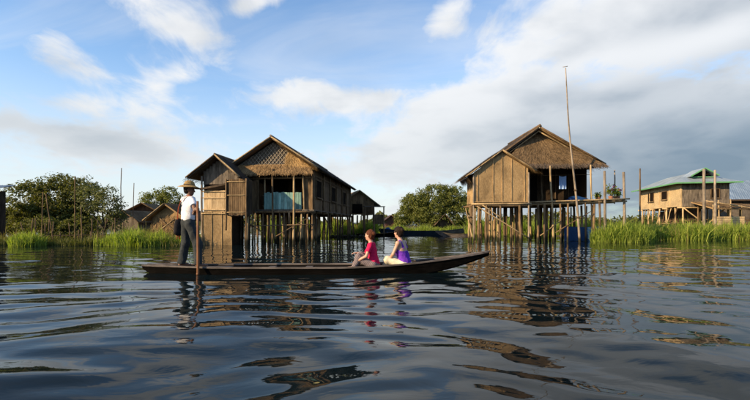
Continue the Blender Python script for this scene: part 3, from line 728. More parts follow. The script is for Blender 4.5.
# ------------------------------------------------------------------ right stilt house
def right_house():
    root = empty('stilt_house', (9.0, 25.0, 0), 0)
    tag(root, 'golden matted stilt house with thatched gable, open porch and small gabled wing in front', 'house', 'large stilt houses over the water')
    # wing room
    xr, zr_ = -2.23, 4.95; xl, zl = -4.20, 3.54; xx, zx = -0.48, 3.88; y0, y1 = -1.13, 0.9
    tl = lambda x: (zr_ - 0.13 - (xr - x) * (zr_ - zl) / (xr - xl)) if x < xr else (zr_ - 0.13 - (x - xr) * (zr_ - zx) / (xx - xr))
    wl, wr = -3.72, -0.84; zf = 2.10
    MB().prism([(wl, -1.0, zf), (wr, -1.0, zf), (wr, -1.0, tl(wr)), (xr, -1.0, tl(xr)), (wl, -1.0, tl(wl))], (0, 0.04, 0)).build('wall_panel', M['mat_gold'], root)
    MB().box(wl, wl + 0.04, -0.955, 0.8, zf, tl(wl) - 0.02).build('wall_panel', M['mat_gold'], root)
    MB().box(wr - 0.04, wr, -0.955, 0.8, zf, tl(wr) - 0.02).build('wall_panel', M['mat_gold'], root)
    for x in (-3.7, -3.52, -2.70, -2.22, -1.72, -1.02, -0.87):
        plank('batten', x - 0.022, x + 0.022, -1.03, -1.003, zf + 0.02, tl(x) - 0.03, M['batten'], root)
    for z in (2.16,):
        plank('rail', wl + 0.03, wr - 0.03, -1.053, -1.033, z, z + 0.035, M['batten'], root)
    pole('sill_beam', (wl - 0.15, -1.08, zf - 0.04), (wr + 0.15, -1.08, zf - 0.02), 0.05, 0.05, M['bamboo'], root)
    pole('corner_post', (wr + 0.03, -1.05, -0.9), (wr + 0.03, -1.02, 3.75), 0.05, 0.045, M['post_grey'], root, 0.01)
    pole('corner_post', (wl - 0.03, -1.05, -0.9), (wl - 0.03, -1.02, 3.6), 0.05, 0.045, M['post_grey'], root, 0.01)
    thatch_slope(root, 'wing_roof', [(xr, y0, zr_), (xr, y1, zr_), (xx, y1, zx), (xx, y0, zx)], M['thatch'], 2200, 0.08, length=(0.2, 0.5))
    thatch_slope(root, 'wing_roof', [(xr, y1, zr_), (xr, y0, zr_), (xl, y0, zl), (xl, y1, zl)], M['thatch_grey'], 3000, 0.08, length=(0.2, 0.5))
    strands(root, 'eave_straw', [(xl + 0.25, y0, zl + 0.14), (xl + 0.25, y1, zl + 0.14), (xl - 0.02, y1, zl - 0.05), (xl - 0.02, y0, zl - 0.05)], 1500, M['thatch'], length=(0.15, 0.5), width=(0.008, 0.02), lift=0.012, spread=0.6)
    strands(root, 'eave_straw', [(xl + 0.02, y0, zl - 0.02), (xl + 0.02, y1, zl - 0.02), (xl + 0.10, y1, zl - 0.16), (xl + 0.10, y0, zl - 0.16)], 900, M['thatch'], length=(0.10, 0.38), width=(0.008, 0.02), lift=0.06, spread=0.5)
    pole('barge_pole', (xr, y0 - 0.03, zr_ - 0.03), (xl, y0 - 0.03, zl - 0.04), 0.035, 0.03, M['bamboo'], root, 0.01)
    pole('barge_pole', (xr, y0 - 0.03, zr_ - 0.03), (xx + 0.05, y0 - 0.03, zx - 0.05), 0.045, 0.04, M['bamboo'], root, 0.01)
    strands(root, 'rake_straw', [(xr + 0.2, y0 - 0.02, zr_ - 0.2), (xr + 0.2, y0 + 0.25, zr_ - 0.2), (xx, y0 + 0.25, zx - 0.1), (xx, y0 - 0.02, zx - 0.1)], 260, M['thatch_gold'], length=(0.1, 0.3), spread=0.5)
    # main roof
    mr, mz = 0.54, 6.68; el, er, ez = -3.25, 4.34, 4.50; a0, a1 = 1.15, 7.2; le, lz = -1.60, 5.10
    thatch_slope(root, 'roof', [(mr, a0, mz), (mr, a1, mz), (er, a1, ez), (er, a0, ez)], M['thatch'], 4000, 0.12, length=(0.25, 0.6))
    thatch_slope(root, 'roof', [(mr, a1, mz), (mr, a0, mz), (le, a0, lz), (le, a1, lz)], M['thatch_grey'], 4000, 0.12, length=(0.25, 0.6))
    for s, e, ez in ((1, er, ez), (-1, le, lz)):
        pole('barge_pole', (mr - s * 0.1, a0 - 0.05, mz + 0.02), (e + s * 0.05, a0 - 0.05, ez - 0.02), 0.06, 0.05, M['bamboo_dark'], root, 0.015)
        pole('rake_batten', (mr, a0 + 0.10, mz - 0.26), (e - s * 0.15, a0 + 0.10, ez - 0.16), 0.035, 0.03, M['bamboo'], root, 0.015)
    ez = 4.50
    strands(root, 'rake_straw', [(mr + 0.3, a0 - 0.02, mz - 0.28), (mr + 0.3, a0 + 0.3, mz - 0.28), (er - 0.2, a0 + 0.3, ez - 0.02), (er - 0.2, a0 - 0.02, ez - 0.02)], 900, M['thatch_gold'], length=(0.1, 0.34), spread=0.7)
    pole('ridge_pole', (mr, a0 - 0.15, mz + 0.05), (mr, a1, mz + 0.05), 0.06, 0.06, M['bamboo_dark'], root)
    # sloping thatched gable skirt
    q = [(mr - 0.25, 1.75, 6.36), (mr + 0.25, 1.75, 6.36), (4.12, 0.72, 4.40), (-1.75, 0.72, 4.40)]
    thatch_slope(root, 'gable_thatch', q, M['thatch_brown'], 16000, 0.10, length=(0.10, 0.32), width=(0.008, 0.02), bias=0.6, lift=0.04)
    fq = [(-1.8, 0.80, 4.50), (4.1, 0.80, 4.50), (4.2, 0.68, 4.34), (-1.85, 0.68, 4.34)]
    strands(root, 'thatch_fringe', fq, 2600, M['thatch_grey'], length=(0.10, 0.30), width=(0.02, 0.04), spread=0.3)
    # room behind the porch
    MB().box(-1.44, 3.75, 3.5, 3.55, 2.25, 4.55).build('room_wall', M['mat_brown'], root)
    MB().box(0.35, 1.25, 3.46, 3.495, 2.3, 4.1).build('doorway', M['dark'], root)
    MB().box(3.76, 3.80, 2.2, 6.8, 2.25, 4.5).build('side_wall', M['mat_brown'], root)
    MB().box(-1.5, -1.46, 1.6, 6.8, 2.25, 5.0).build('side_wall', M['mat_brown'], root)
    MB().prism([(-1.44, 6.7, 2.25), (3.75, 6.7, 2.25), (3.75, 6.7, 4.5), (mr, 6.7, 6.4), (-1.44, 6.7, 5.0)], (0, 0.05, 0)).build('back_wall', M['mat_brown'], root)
    for x in (-0.7, 0.0, 1.6, 2.4, 3.2): pole('wall_batten', (x, 3.42, 2.25), (x, 3.42, 4.6), 0.03, 0.03, M['bamboo_dark'], root, 0.01)
    # platform, rising a little to the right
    zp = lambda x: 2.17 + (x + 0.8) * 0.034
    n = 30
    for i in range(n):
        xa = -0.8 + i * 5.75 / n; w = 5.75 / n
        z = zp(xa + w / 2)
        plank('deck_board', xa + 0.004, xa + w - 0.004, 0.12 + J(0.09), 3.4 if xa < 3.8 else 2.0 + J(0.1), z - 0.035 + J(0.008), z + J(0.006), M['plank_grey'], root)
    for y in (0.2, 1.6, 3.2):
        pole('deck_beam', (-1.0, y, zp(-1) - 0.09), (5.1 if y < 2 else 4.0, y, zp(5.1 if y < 2 else 4.0) - 0.09), 0.055, 0.05, M['bamboo'], root)
    pole('deck_edge', (-0.95, 0.04, zp(-0.9) + 0.03), (5.15, 0.0, zp(5.1) + 0.03), 0.045, 0.04, M['bamboo'], root)
    MB().box(-1.6, 3.8, 3.4, 6.8, 2.12, 2.22).build('room_floor', M['plank_dark'], root)
    MB().box(wl, wr, -0.95, 0.8, 2.02, 2.08).build('wing_floor', M['plank_dark'], root)
    for y in (-1.0, 0.0, 0.8): pole('floor_beam', (wl - 0.2, y, 1.98), (wr + 0.2, y, 1.98), 0.05, 0.05, M['post'], root)
    # posts carrying the porch roof
    X = lambda px_, D: (px_ - CX) / F * D - 9.0
    pole('porch_post', (X(551, 25.1) + 0.18, 0.10, -0.9), (X(550, 25.1), 0.10, 4.25), 0.055, 0.05, M['bamboo'], root, 0.02)
    pole('porch_post', (X(592, 25.4), 0.35, -0.9), (X(591, 25.4), 0.45, 4.35), 0.055, 0.05, M['bamboo'], root, 0.02)
    pole('porch_post', (X(541, 27.5), 2.4, 2.1), (X(541, 27.5), 2.4, 4.9), 0.05, 0.05, M['bamboo_dark'], root, 0.02)
    pole('platform_post', (X(606, 25.0), 0.0, -0.9), (X(604.5, 25.0), 0.0, 3.95), 0.085, 0.07, M['post_grey'], root, 0.02)
    pole('platform_post', (X(625, 25.3), 0.3, -0.9), (X(623.5, 25.3), 0.3, 3.92), 0.08, 0.065, M['post_grey'], root, 0.02)
    pole('platform_post', (X(614.5, 26.6), 1.6, 2.2), (X(614.5, 26.6), 1.6, 4.2), 0.04, 0.035, M['post_grey'], root, 0.02)
    # stilts
    stilts(root, [(X(px_, 25.15), 0.15 + J(0.08)) for px_ in (537.5, 544, 560, 567.5, 584.5, 595, 599)], lambda x: zp(x) - 0.1, (0.045, 0.07), None)
    stilts(root, [(X(px_, 24.05), -0.95 + J(0.1)) for px_ in (479, 486, 500, 519)], 2.0, (0.045, 0.065))
    for y in (0.0, 0.75): stilts(root, [(x + J(0.15), y + J(0.15)) for x in (-3.65, -3.0, -2.2, -1.5, -0.9)], 2.0, (0.04, 0.065))
    for y in (1.7, 2.6, 3.5, 4.6, 5.6, 6.7): stilts(root, [(x + J(0.25), y + J(0.2)) for x in (-2.0, -1.5, -0.4, 0.5, 1.4, 2.3, 3.2, 3.9)], 2.1, (0.045, 0.07))
    pole('brace', (-3.6, -1.12, 1.95), (-0.78, -1.12, 0.22), 0.035, 0.03, M['bamboo'], root)
    pole('brace', (-3.3, -1.16, 2.0), (-2.2, -1.14, 1.25), 0.03, 0.025, M['bamboo'], root)
    pole('brace', (1.0, 0.0, 0.5), (3.0, 0.02, 1.7), 0.03, 0.025, M['bamboo_dark'], root)
    pole('brace', (-3.75, -0.9, 1.4), (-3.75, 0.9, 1.4), 0.03, 0.03, M['bamboo_dark'], root)
    pole('brace', (-3.8, -0.9, 0.3), (-3.8, 0.8, 1.9), 0.03, 0.03, M['bamboo'], root)
    pole('brace', (0.2, 0.06, 0.35), (1.35, 0.04, 1.2), 0.03, 0.025, M['bamboo'], root)
    return root
right_house()

# tall bamboo mast by the porch
mb = MB(); p0, p1 = P(580.5, 236, 24.75), P(565, 68, 24.75); p0.z = -0.9
n = 15; pts = [p0.lerp(p1, i / (n - 1)) + Vector((0.05 * math.sin(i * 0.5), 0, 0)) for i in range(n)]
mast = empty('bamboo_mast', (p0.x, p0.y, 0)); tag(mast, 'very tall thin bamboo mast rising in front of the golden house', 'pole')
def rel(o, pts): return [Vector(p) - o.location for p in pts]
MB().tube(rel(mast, pts), [0.075 - 0.05 * i / (n - 1) for i in range(n)], 7).build('pole', M['post_grey'], mast)
MB().tube(rel(mast, [p1 + Vector((-0.12, 0, 0.05)), p1 + Vector((0.14, 0, 0.1))]), 0.02, 5).build('cross_piece', M['post_grey'], mast)
for k in (3, 5): MB().tube(rel(mast, [pts[k] + Vector((0, 0, -0.04)), pts[k] + Vector((0, 0, 0.06))]), 0.085, 7).build('lashing', M['bamboo_dark'], mast)

def sheet(name, o, ux, uz, w, h, mat, fold=0.05, nf=3, nx=16, nz=8, sag=0.05, parent=None):
    """hanging cloth with folds and a real thickness"""
    u = Vector(ux).normalized(); v = Vector(uz).normalized(); nrm = u.cross(v)
    V = []
    for s in (0, 0.008):
        for j in range(nz + 1):
            for i in range(nx + 1):
                a, b = i / nx, j / nz
                V.append(Vector(o) + u * (a * w) + v * (b * h - sag * math.sin(math.pi * a) * b) + nrm * (fold * math.sin(a * nf * 6.28 + b * 1.3) * (0.4 + 0.6 * (1 - b)) + s))
    m_ = (nx + 1) * (nz + 1); Fc = []
    for s in (0, m_):
        for j in range(nz):
            for i in range(nx): a = s + j * (nx + 1) + i; Fc.append((a, a + 1, a + nx + 2, a + nx + 1))
    return MB().add(V, Fc, True).build(name, mat, parent)
p = P(564, 236, 26.2)
tag(sheet('blue_tarp', (p.x, p.y, 0.02), (1, 0.03, 0), (0, 0, 1), 2.35, 0.85, M['blue_tarp'], 0.06, 3), 'blue tarpaulin screen hung low between the stilts of the golden house', 'tarpaulin')
p = P(559, 189, 26.6)
tag(sheet('hanging_shirt', (p.x, p.y, p.z), (1, 0, 0), (0, 0, 1), 0.42, 0.78, M['blue_light'], 0.04, 2), 'pale blue cloth hanging in the dark porch of the golden house', 'cloth')
tag(pole('clothes_line', P(543, 175.5, 26.6), P(592, 174.5, 26.6), 0.015, 0.015, M['bamboo_dark'], None, 0.01), 'thin bamboo clothes rail across the dark porch of the golden house', 'rail')
def heap(name, c, rx, ry, rz, mat, label, cat):
    n, m_ = 18, 7; V = []; Fc = []
    for j in range(m_):
        t = j / (m_ - 1) * math.pi / 2
        for i in range(n):
            a = 2 * math.pi * i / n; k = 1 + 0.18 * math.sin(3 * a + j) + J(0.08)
            V.append((c[0] + rx * k * math.cos(t) * math.cos(a), c[1] + ry * k * math.cos(t) * math.sin(a), c[2] + rz * math.sin(t) * (1 + 0.15 * math.sin(2 * a))))
    for j in range(m_ - 1):
        for i in range(n): k = (i + 1) % n; Fc.append((j * n + i, j * n + k, (j + 1) * n + k, (j + 1) * n + i))
    Fc.append(tuple(range(n - 1, -1, -1)))
    return tag(MB().add(V, Fc, True).build(name, mat), label, cat)
p = P(576.5, 199.6, 25.9); heap('folded_tarp', (p.x, p.y, 2.33), 0.62, 0.3, 0.26, M['blue_tarp'], 'crumpled blue tarpaulin lying on the platform of the golden house', 'tarpaulin')

def potted(px_, py_, D, h, n, label, flowers=0, spread=0.22, zb=None):
    p = P(px_, py_, D); z0 = zb if zb is not None else p.z
    root = empty('potted_plant', (p.x, p.y, z0)); tag(root, label, 'plant', 'plants on the platform')
    MB().tube([(0, 0, 0), (0, 0, 0.02), (0, 0, 0.2), (0, 0, 0.23)], [0.09, 0.1, 0.15, 0.14], 10).build('pot', M['clay'], root)
    st = MB(); lv = []; 
    for k in range(7):
        a = rj.uniform(0, 6.28); e = Vector((math.cos(a) * spread * rj.uniform(.3, 1), math.sin(a) * spread * rj.uniform(.3, 1), h * rj.uniform(.6, 1)))
        st.tube([(0, 0, 0.18), (e.x * .4, e.y * .4, e.z * .55), e], [0.012, 0.009, 0.004], 4)
        for t in np.linspace(0.35, 1, n): lv.append(Vector((0, 0, 0.18)).lerp(e, t))
    st.build('stem', M['bark'], root)
    V = []; Fc = []
    for q in lv:
        d = Vector((J(1), J(1), J(0.7))).normalized(); s = d.cross(Vector((J(1), J(1), 1))).normalized(); l = rj.uniform(.12, .24); b = len(V)
        V += [q, q + d * l * .5 + s * l * .25, q + d * l - Vector((0, 0, l * .2)), q + d * l * .5 - s * l * .25]; Fc.append((b, b + 1, b + 2, b + 3))
    npmesh('foliage', [tuple(v) for v in V], Fc, M['leaf_pot'], root)
    for k in range(flowers):
        q = rj.choice(lv[-40:]) + Vector((J(.05), J(.05), .05)); f = MB()
        for a in range(5):
            t = a * 1.2566; d = Vector((math.cos(t), math.sin(t) * .5 - .4, math.sin(t) * .8)); s = d.cross(Vector((0, 1, 0))).normalized() * 0.03
            f.add([q, q + d * .05 + s, q + d * .09, q + d * .05 - s], [(0, 1, 2, 3)])
        f.build('flower', M['pink'], root)
potted(611, 198, 25.6, 0.95, 16, 'leafy potted plant with pink flowers at the platform end of the golden house', 5, 0.34, 2.36)
potted(617.5, 197, 26.0, 0.75, 14, 'smaller potted plant with pink flowers nearest the right platform post', 3, 0.26, 2.37)
potted(598, 200, 25.8, 0.55, 12, 'low green potted plant between porch post and grey platform post', 0, 0.25, 2.33)

# ------------------------------------------------------------------ house with the green-edged metal roof
def far_house():
    c = P(682, 224, 36.0); root = empty('metal_roof_house', (c.x, c.y, 0), R(-11.5))
    tag(root, 'house with yellow matted side, grey board front and green-edged metal roof', 'house')
    L, Wd, z0, z1 = 8.6, 3.3, 2.40, 4.30     # local: front along +x from 0 to Wd, side along +y
    MB().box(-0.04, 0.0, 0.0, L, z0, z1).build('side_wall', M['mat_yellow'], root)
    MB().box(Wd, Wd + 0.04, 0.0, L, z0, z1).build('side_wall', M['mat_brown'], root)
    MB().box(0, Wd, L - 0.04, L, z0, z1).build('back_wall', M['mat_brown'], root)
    boards(root, 'wall_board', 0.0, Wd, -0.02, z0, z1, 0.13, M['plank_grey'])
    for y in (0.05, 2.1, 4.2, 6.3, 8.5): plank('wall_post', -0.09, -0.042, y - 0.04, y + 0.04, z0, z1, M['plank_gold'], root)
    window(root, 'x', 2.6, 3.6, 3.15, 3.8, -0.04, -1); window(root, 'x', 5.4, 6.6, 3.1, 3.85, -0.04, -1)
    window(root, 'y', 2.05, 2.6, 3.1, 3.75, -0.035, -1)
    for y in (0.1, 2.9, 5.7, 8.5): pole('floor_beam', (-0.3, y, z0 - 0.08), (Wd + 0.3, y, z0 - 0.08), 0.06, 0.06, M['plank_gold'], root)
    stilts(root, [(x + J(0.1), y) for y in (0.1, 1.5, 2.9, 4.3, 5.7, 7.1, 8.5) for x in (0.05, 1.6, 3.2)], z0, (0.05, 0.08), M['plank_gold'], 0.0)
    pole('brace', (0.1, -0.05, z0 - 0.1), (1.6, -0.05, 1.0), 0.05, 0.04, M['plank_gold'], root); pole('brace', (3.1, -0.05, z0 - 0.1), (1.9, -0.05, 1.1), 0.05, 0.04, M['plank_gold'], root)
    for k in range(14): pole('stored_pole', (0.3 + J(0.3), 0.6 + k * 0.5, 1.0 + J(0.3)), (2.9 + J(0.3), 0.7 + k * 0.5 + J(0.4), 1.1 + J(0.5)), 0.05, 0.04, M[rj.choice(['post', 'bamboo_dark', 'plank_gold'])], root)
    for k in range(7): pole('brace', (-0.1, 0.6 + k * 1.1, z0 - 0.1), (-0.1, 1.5 + k * 1.1, 0.7 + J(0.3)), 0.04, 0.03, M['plank_gold' if k % 2 else 'post'], root)
    MB().box(1.5, 1.55, 0.4, 8.3, 0.3, 2.2).build('underfloor_shade', M['mat_brown'], root)  # brown sheet added to darken the space beneath the floor
    # hipped metal roof with a small raised gable
    ov = 0.65; ze = z1 - 0.03; zt = 5.30; hx = Wd / 2; ya, yb = 2.0, L - 1.6
    A, B_, C_, D_ = (-ov, -ov, ze), (Wd + ov, -ov, ze), (Wd + ov, L + ov, ze), (-ov, L + ov, ze)
    T0, T1 = (hx, ya, zt), (hx, yb, zt)
    ns = 9
    Av, Dv, T0v, T1v = Vector(A), Vector(D_), Vector(T0), Vector(T1)
    for i in range(ns):
        t0, t1 = i / ns, (i + 1) / ns
        corrugated(root, 'roof_sheet', [T0v.lerp(T1v, t0), T0v.lerp(T1v, t1), Av.lerp(Dv, t1), Av.lerp(Dv, t0)], M['metal_grey'], 6)
    corrugated(root, 'roof_sheet', [T1, T0, B_, C_], M['metal_grey'], 50)
    MB().add([T0, A, B_], [(0, 1, 2)]).build('hip_roof', M['metal_grey'], root)
    MB().add([T1, C_, D_], [(0, 1, 2)]).build('hip_roof', M['metal_grey'], root)
    MB().beam((-ov, -ov - 0.03, ze - 0.03), (-ov, L + ov, ze - 0.03), 0.04, 0.11).build('fascia', M['green_paint'], root)
    MB().beam((-ov, -ov - 0.03, ze - 0.03), (Wd + ov, -ov - 0.03, ze - 0.03), 0.04, 0.11).build('fascia', M['green_paint'], root)
    # raised gable on the hip
    gy = 0.35; gz, gt, gw = 4.92, 5.42, 0.55
    gb = MB().prism([(hx - gw, gy, gz), (hx + gw, gy, gz), (hx, gy, gt - 0.05)], (0, 1.6, 0)).build('roof_gable', M['dark'], root)
    for s in (1, -1):
        MB().prism([(hx, gy - 0.35, gt + 0.05), (hx, gy + 1.8, gt + 0.05), (hx + s * (gw + 0.45), gy + 1.8, gz - 0.08), (hx + s * (gw + 0.45), gy - 0.35, gz - 0.08)], (0, 0, -0.05)).build('gable_sheet', M['metal_grey'], gb)
        MB().beam((hx, gy - 0.38, gt + 0.02), (hx + s * (gw + 0.45), gy - 0.38, gz - 0.10), 0.04, 0.09).build('gable_fascia', M['green_paint'], gb)
    MB().beam((hx - gw - 0.3, gy - 0.1, gz - 0.16), (hx + gw + 0.3, gy - 0.1, gz - 0.16), 0.1, 0.06).build('gable_rail', M['green_paint'], gb)
far_house()

def blue_roof_house():
    c = P(748, 224, 43.0); root = empty('blue_roof_house', (c.x, c.y, 0), R(-8))
    tag(root, 'house under a big blue metal roof at the right edge', 'house')
    MB().box(-2.4, 4.5, 0, 0.08, 1.0, 3.5).build('wall', M['plank_grey'], root)
    MB().box(-2.4, -2.32, 0.09, 6, 1.0, 3.5).build('wall', M['plank_grey'], root)
    n = 6
    for i in range(n):
        a, b = -3.0 + i * 1.4, -3.0 + (i + 1) * 1.4
        ta, tb_ = -1.0 + i * 1.1, -1.0 + (i + 1) * 1.1
        corrugated(root, 'roof_sheet', [(ta, 3.2, 5.45), (tb_, 3.2, 5.45), (b, -0.8, 3.3), (a, -0.8, 3.3)], M['metal_blue'], 7, 0.025)
    MB().add([(-1.0, 3.2, 5.45), (-3.0, -0.8, 3.3), (-3.0, 7, 3.3)], [(0, 1, 2)]).build('hip_roof', M['metal_slate'], root)
    MB().beam((-3.0, -0.85, 3.25), (5.4, -0.85, 3.25), 0.05, 0.14).build('fascia', M['plank_dark'], root)
    stilts(root, [(x, 0.2) for x in (-2.2, -0.5, 1.2, 2.9)], 1.0, (0.06, 0.08), M['post'], 0.0)
blue_roof_house()

def pen():
    """low thatched lean-to and board fence in front of the blue roof house"""
    c = P(727, 224, 34.0); root = empty('thatched_shed', (c.x, c.y, 0), 0)
    tag(root, 'low open shed with sagging thatch behind the reeds at the right edge', 'shed')
    thatch_slope(root, 'roof', [(-1.6, 1.6, 2.75), (3.6, 1.6, 2.55), (3.7, -0.2, 2.1), (-1.2, -0.2, 2.2)], M['thatch'], 1500, 0.08, length=(0.2, 0.45))
    for x in (-1.1, -0.75, 0.2, 1.0, 1.9, 2.8): pole('post', (x, -0.1 + J(0.1), 0), (x + J(0.05), -0.1, rj.uniform(2.3, 3.2)), 0.06, 0.05, M['bamboo'], root)
    for x in (-1.1, 0.6, 2.2): pole('post', (x, 1.5, 0), (x, 1.5, 2.6), 0.06, 0.05, M['post'], root)
    for k in range(6): plank('fence_board', -1.2, 1.1, -0.28, -0.25, 0.62 + k * 0.16, 0.76 + k * 0.16, M['plank_gold'], root)
    for k in range(4): plank('fence_board', 1.25, 3.4, -0.24, -0.21, 0.6 + k * 0.2, 0.74 + k * 0.2, M['plank_brown'], root)
    pole('rail', (-1.9, -0.3, 2.75), (3.4, -0.35, 1.9), 0.05, 0.045, M['bamboo'], root)
pen()

def lone(px_, y0, y1, D, r, mat, label, zb=-0.6, lean=0.0, name='wooden_post', group='poles standing along the banks'):
    a = P(px_, y0, D); b = P(px_ + lean, y1, D); b.z = zb; 
    root = pole(name, b, a, r * 1.15, r, mat, None, 0.02)
    tag(root, label, 'pole', group); return root
lone(704, 169, 224, 31.5, 0.085, M['post_grey'], 'thick grey post before the front of the green-edged metal roof house', 0)
lone(715, 170, 224, 32.0, 0.08, M['post_grey'], 'grey post right of the thick one before the metal roof house', 0)
lone(640, 168.5, 224, 31.0, 0.05, M['bamboo_dark'], 'dark straight pole left of the yellow matted wall', 0)
lone(121.5, 168, 224, 26, 0.022, M['bamboo_dark'], 'tall thin dark pole right of the big bushy tree', 0, -1)
lone(134, 183, 224, 27, 0.02, M['bamboo_dark'], 'shorter thin pole over the dark shed at left', 0, -1)
lone(75, 176, 244, 21.5, 0.022, M['post'], 'tallest upright pole standing in front of the big bushy tree')
lone(46, 194, 244, 21.5, 0.02, M['post'], 'slanting pole in front of the bushy tree, its foot set to the right', lean=10)
lone(43, 192, 244, 21.8, 0.02, M['post'], 'upright pole just left of the slanting one before the bushy tree', lean=-2)
lone(81, 206, 243, 21.5, 0.02, M['post'], 'shorter pole just right of the tallest one before the bushy tree', lean=1)

# ------------------------------------------------------------------ left bank
def edge_house():
    root = empty('dark_stilt_shed', (-19.95, 23.4, 0), 0); tag(root, 'dark wooden shed with blue metal eave at the left edge', 'shed')
    boards(root, 'wall_board', -2.2, 0.0, 0.0, 0.2, 2.70, 0.2, M['plank_dark'])
    boards(root, 'wall_board', 0.05, 0.9, 0.0, 0.2, 2.75, 0.3, M['plank_dark'], axis='y')
    for i in range(4):
        corrugated(root, 'roof_sheet', [(-2.6 + i * 0.75, 1.1, 3.1), (-2.6 + (i + 1) * 0.75, 1.1, 3.1), (-2.6 + (i + 1) * 0.75, -0.5, 2.80), (-2.6 + i * 0.75, -0.5, 2.80)], M['metal_blue'], 5)
    stilts(root, [(x, y) for x in (-2.0, -1.0, 0.0) for y in (0.1, 0.8)], 0.4, (0.06, 0.08), M['bamboo_dark'])
edge_house()

def small_hut():
    c = P(166, 224, 24.0); root = empty('thatched_hut', (c.x, c.y, 0), R(-6)); tag(root, 'small straw hut with steep thatched roof left of the boatman', 'hut')
    w = 1.05
    thatch_slope(root, 'roof', [(0.1, -0.35, 2.1), (0.1, 2.6, 2.1), (-w, 2.6, 1.22), (-w, -0.35, 1.22)], M['thatch'], 1200, 0.07, length=(0.15, 0.4))
    thatch_slope(root, 'roof', [(0.1, 2.6, 2.1), (0.1, -0.35, 2.1), (1.4, -0.35, 1.22), (1.4, 2.6, 1.22)], M['thatch'], 800, 0.07, length=(0.15, 0.4))
    MB().prism([(-0.75, 0, 0.3), (1.1, 0, 0.3), (1.1, 0, 1.3), (0.1, 0, 1.98), (-0.75, 0, 1.35)], (0, 0.04, 0)).build('wall', M['thatch'], root)
    strands(root, 'wall_straw', [(-0.7, -0.02, 1.5), (1.0, -0.02, 1.5), (1.1, -0.03, 0.5), (-0.75, -0.03, 0.5)], 700, M['thatch'], length=(0.15, 0.4), width=(0.008, 0.018), spread=0.5)
    MB().box(-0.75, -0.71, 0.045, 2.4, 0.3, 1.3).build('wall', M['mat_brown'], root)
    for x in (-0.74, -0.2, 0.4, 1.08): pole('batten', (x, -0.04, 0.0), (x, -0.04, 1.35), 0.03, 0.025, M['post'], root, 0.01)
    pole('brace', (-0.7, -0.08, 0.4), (0.5, -0.08, 1.25), 0.025, 0.025, M['bamboo'], root); pole('brace', (0.9, -0.1, 0.4), (-0.3, -0.1, 1.3), 0.025, 0.025, M['bamboo_dark'], root)
    pole('barge_pole', (0.1, -0.38, 2.08), (-w - 0.05, -0.38, 1.18), 0.03, 0.03, M['bamboo'], root, 0.01)
small_hut()
def gable_shed(px_, D, w, zb, ze, zr, depth, roofmat, wallmat, name, label, rz=0, cat='house', roof2=None, metal=False):
    c = P(px_, 224, D); root = empty(name, (c.x, c.y, 0), R(rz)); tag(root, label, cat)
    hw = w / 2
    n = max(4, int(w / 0.28))
    for i in range(n):
        a = -hw + i * w / n; b = a + w / n - 0.012; zt = ze + (zr - ze) * (1 - max(abs(a), abs(b)) / hw) * 0.95
        plank('wall_board', a, b, J(0.01), 0.03, zb + J(0.03), zt - 0.05, wallmat, root)
    MB().prism([(-hw + 0.02, 0.035, zb), (hw - 0.02, 0.035, zb), (hw - 0.02, 0.035, ze - 0.05), (0, 0.035, zr - 0.08), (-hw + 0.02, 0.035, ze - 0.05)], (0, 0.03, 0)).build('gable_wall', wallmat, root)
    boards(root, 'wall_board', 0.07, depth, hw, zb, ze, 0.4, wallmat, axis='y'); boards(root, 'wall_board', 0.04, depth, -hw, zb, ze, 0.6, wallmat, axis='y')
    sl = (zr - ze) / hw; xe = hw + 0.4; z2 = zr - sl * xe
    for s in (1, -1):
        q = [(0, -0.4, zr), (0, depth + 0.3, zr), (s * xe, depth + 0.3, z2), (s * xe, -0.4, z2)]
        if metal and s == 1:
            m_ = 5
            for i in range(m_):
                qa = [Vector(q[0]).lerp(Vector(q[1]), i / m_), Vector(q[0]).lerp(Vector(q[1]), (i + 1) / m_), Vector(q[3]).lerp(Vector(q[2]), (i + 1) / m_), Vector(q[3]).lerp(Vector(q[2]), i / m_)]
                corrugated(root, 'roof_sheet', qa, roof2 or roofmat, 6)
        else: thatch_slope(root, 'roof', q, roofmat, 700, 0.07, length=(0.2, 0.5))
        pole('barge_pole', (0, -0.43, zr - 0.02), (s * xe, -0.43, z2 - 0.02), 0.04, 0.04, M['bamboo' if metal else 'bamboo_dark'], root, 0.01)
    stilts(root, [(x, y) for x in np.linspace(-hw, hw, 4) for y in (0.1, depth * 0.5, depth)], zb, (0.05, 0.075), M['post'])
    return root
r_ = gable_shed(358.5, 36.0, 2.6, 1.75, 2.75, 3.7, 5.0, M['thatch'], M['plank_worn'], 'small_house', 'small brown board house with blue-grey metal roof slope behind the left stilt house', 14, 'house', M['metal_blue'], True)
MB().box(-0.5, 0.3, -0.06, -0.02, 1.85, 2.6).build('doorway', M['dark'], r_)
plank('porch_roof', 0.2, 1.9, -1.2, -0.3, 2.35, 2.40, M['plank_grey'], r_)
for x in (0.3, 1.0, 1.8): pole('porch_post', (x, -1.1, -0.6), (x, -1.1, 2.35), 0.05, 0.05, M['post'], r_)
boards(r_, 'porch_panel', 0.9, 1.8, -1.05, 1.0, 1.75, 0.25, M['plank_brown'])
gable_shed(143, 36, 3.2, 0.4, 1.8, 2.7, 4.0, M['thatch_brown'], M['plank_dark'], 'dark_shed', 'dark shed with grey thatch behind the reeds left of the straw hut', 12, 'shed')
gable_shed(126, 33, 2.0, 0.6, 1.4, 2.0, 3.0, M['thatch_brown'], M['plank_grey'], 'grey_shed', 'little grey board shed between the bushy tree and the dark shed', -10, 'shed')
gable_shed(444, 48.6, 1.5, 0.4, 1.3, 2.1, 2.0, M['thatch_grey'], M['plank_dark'], 'dark_hut', 'small dark hut under the middle tree', 8, 'hut')
gable_shed(391, 60.0, 1.5, 0.6, 1.6, 2.2, 2.0, M['rust'], M['rust'], 'red_hut', 'tiny far hut with rusty red roof left of the middle tree', 5, 'hut')

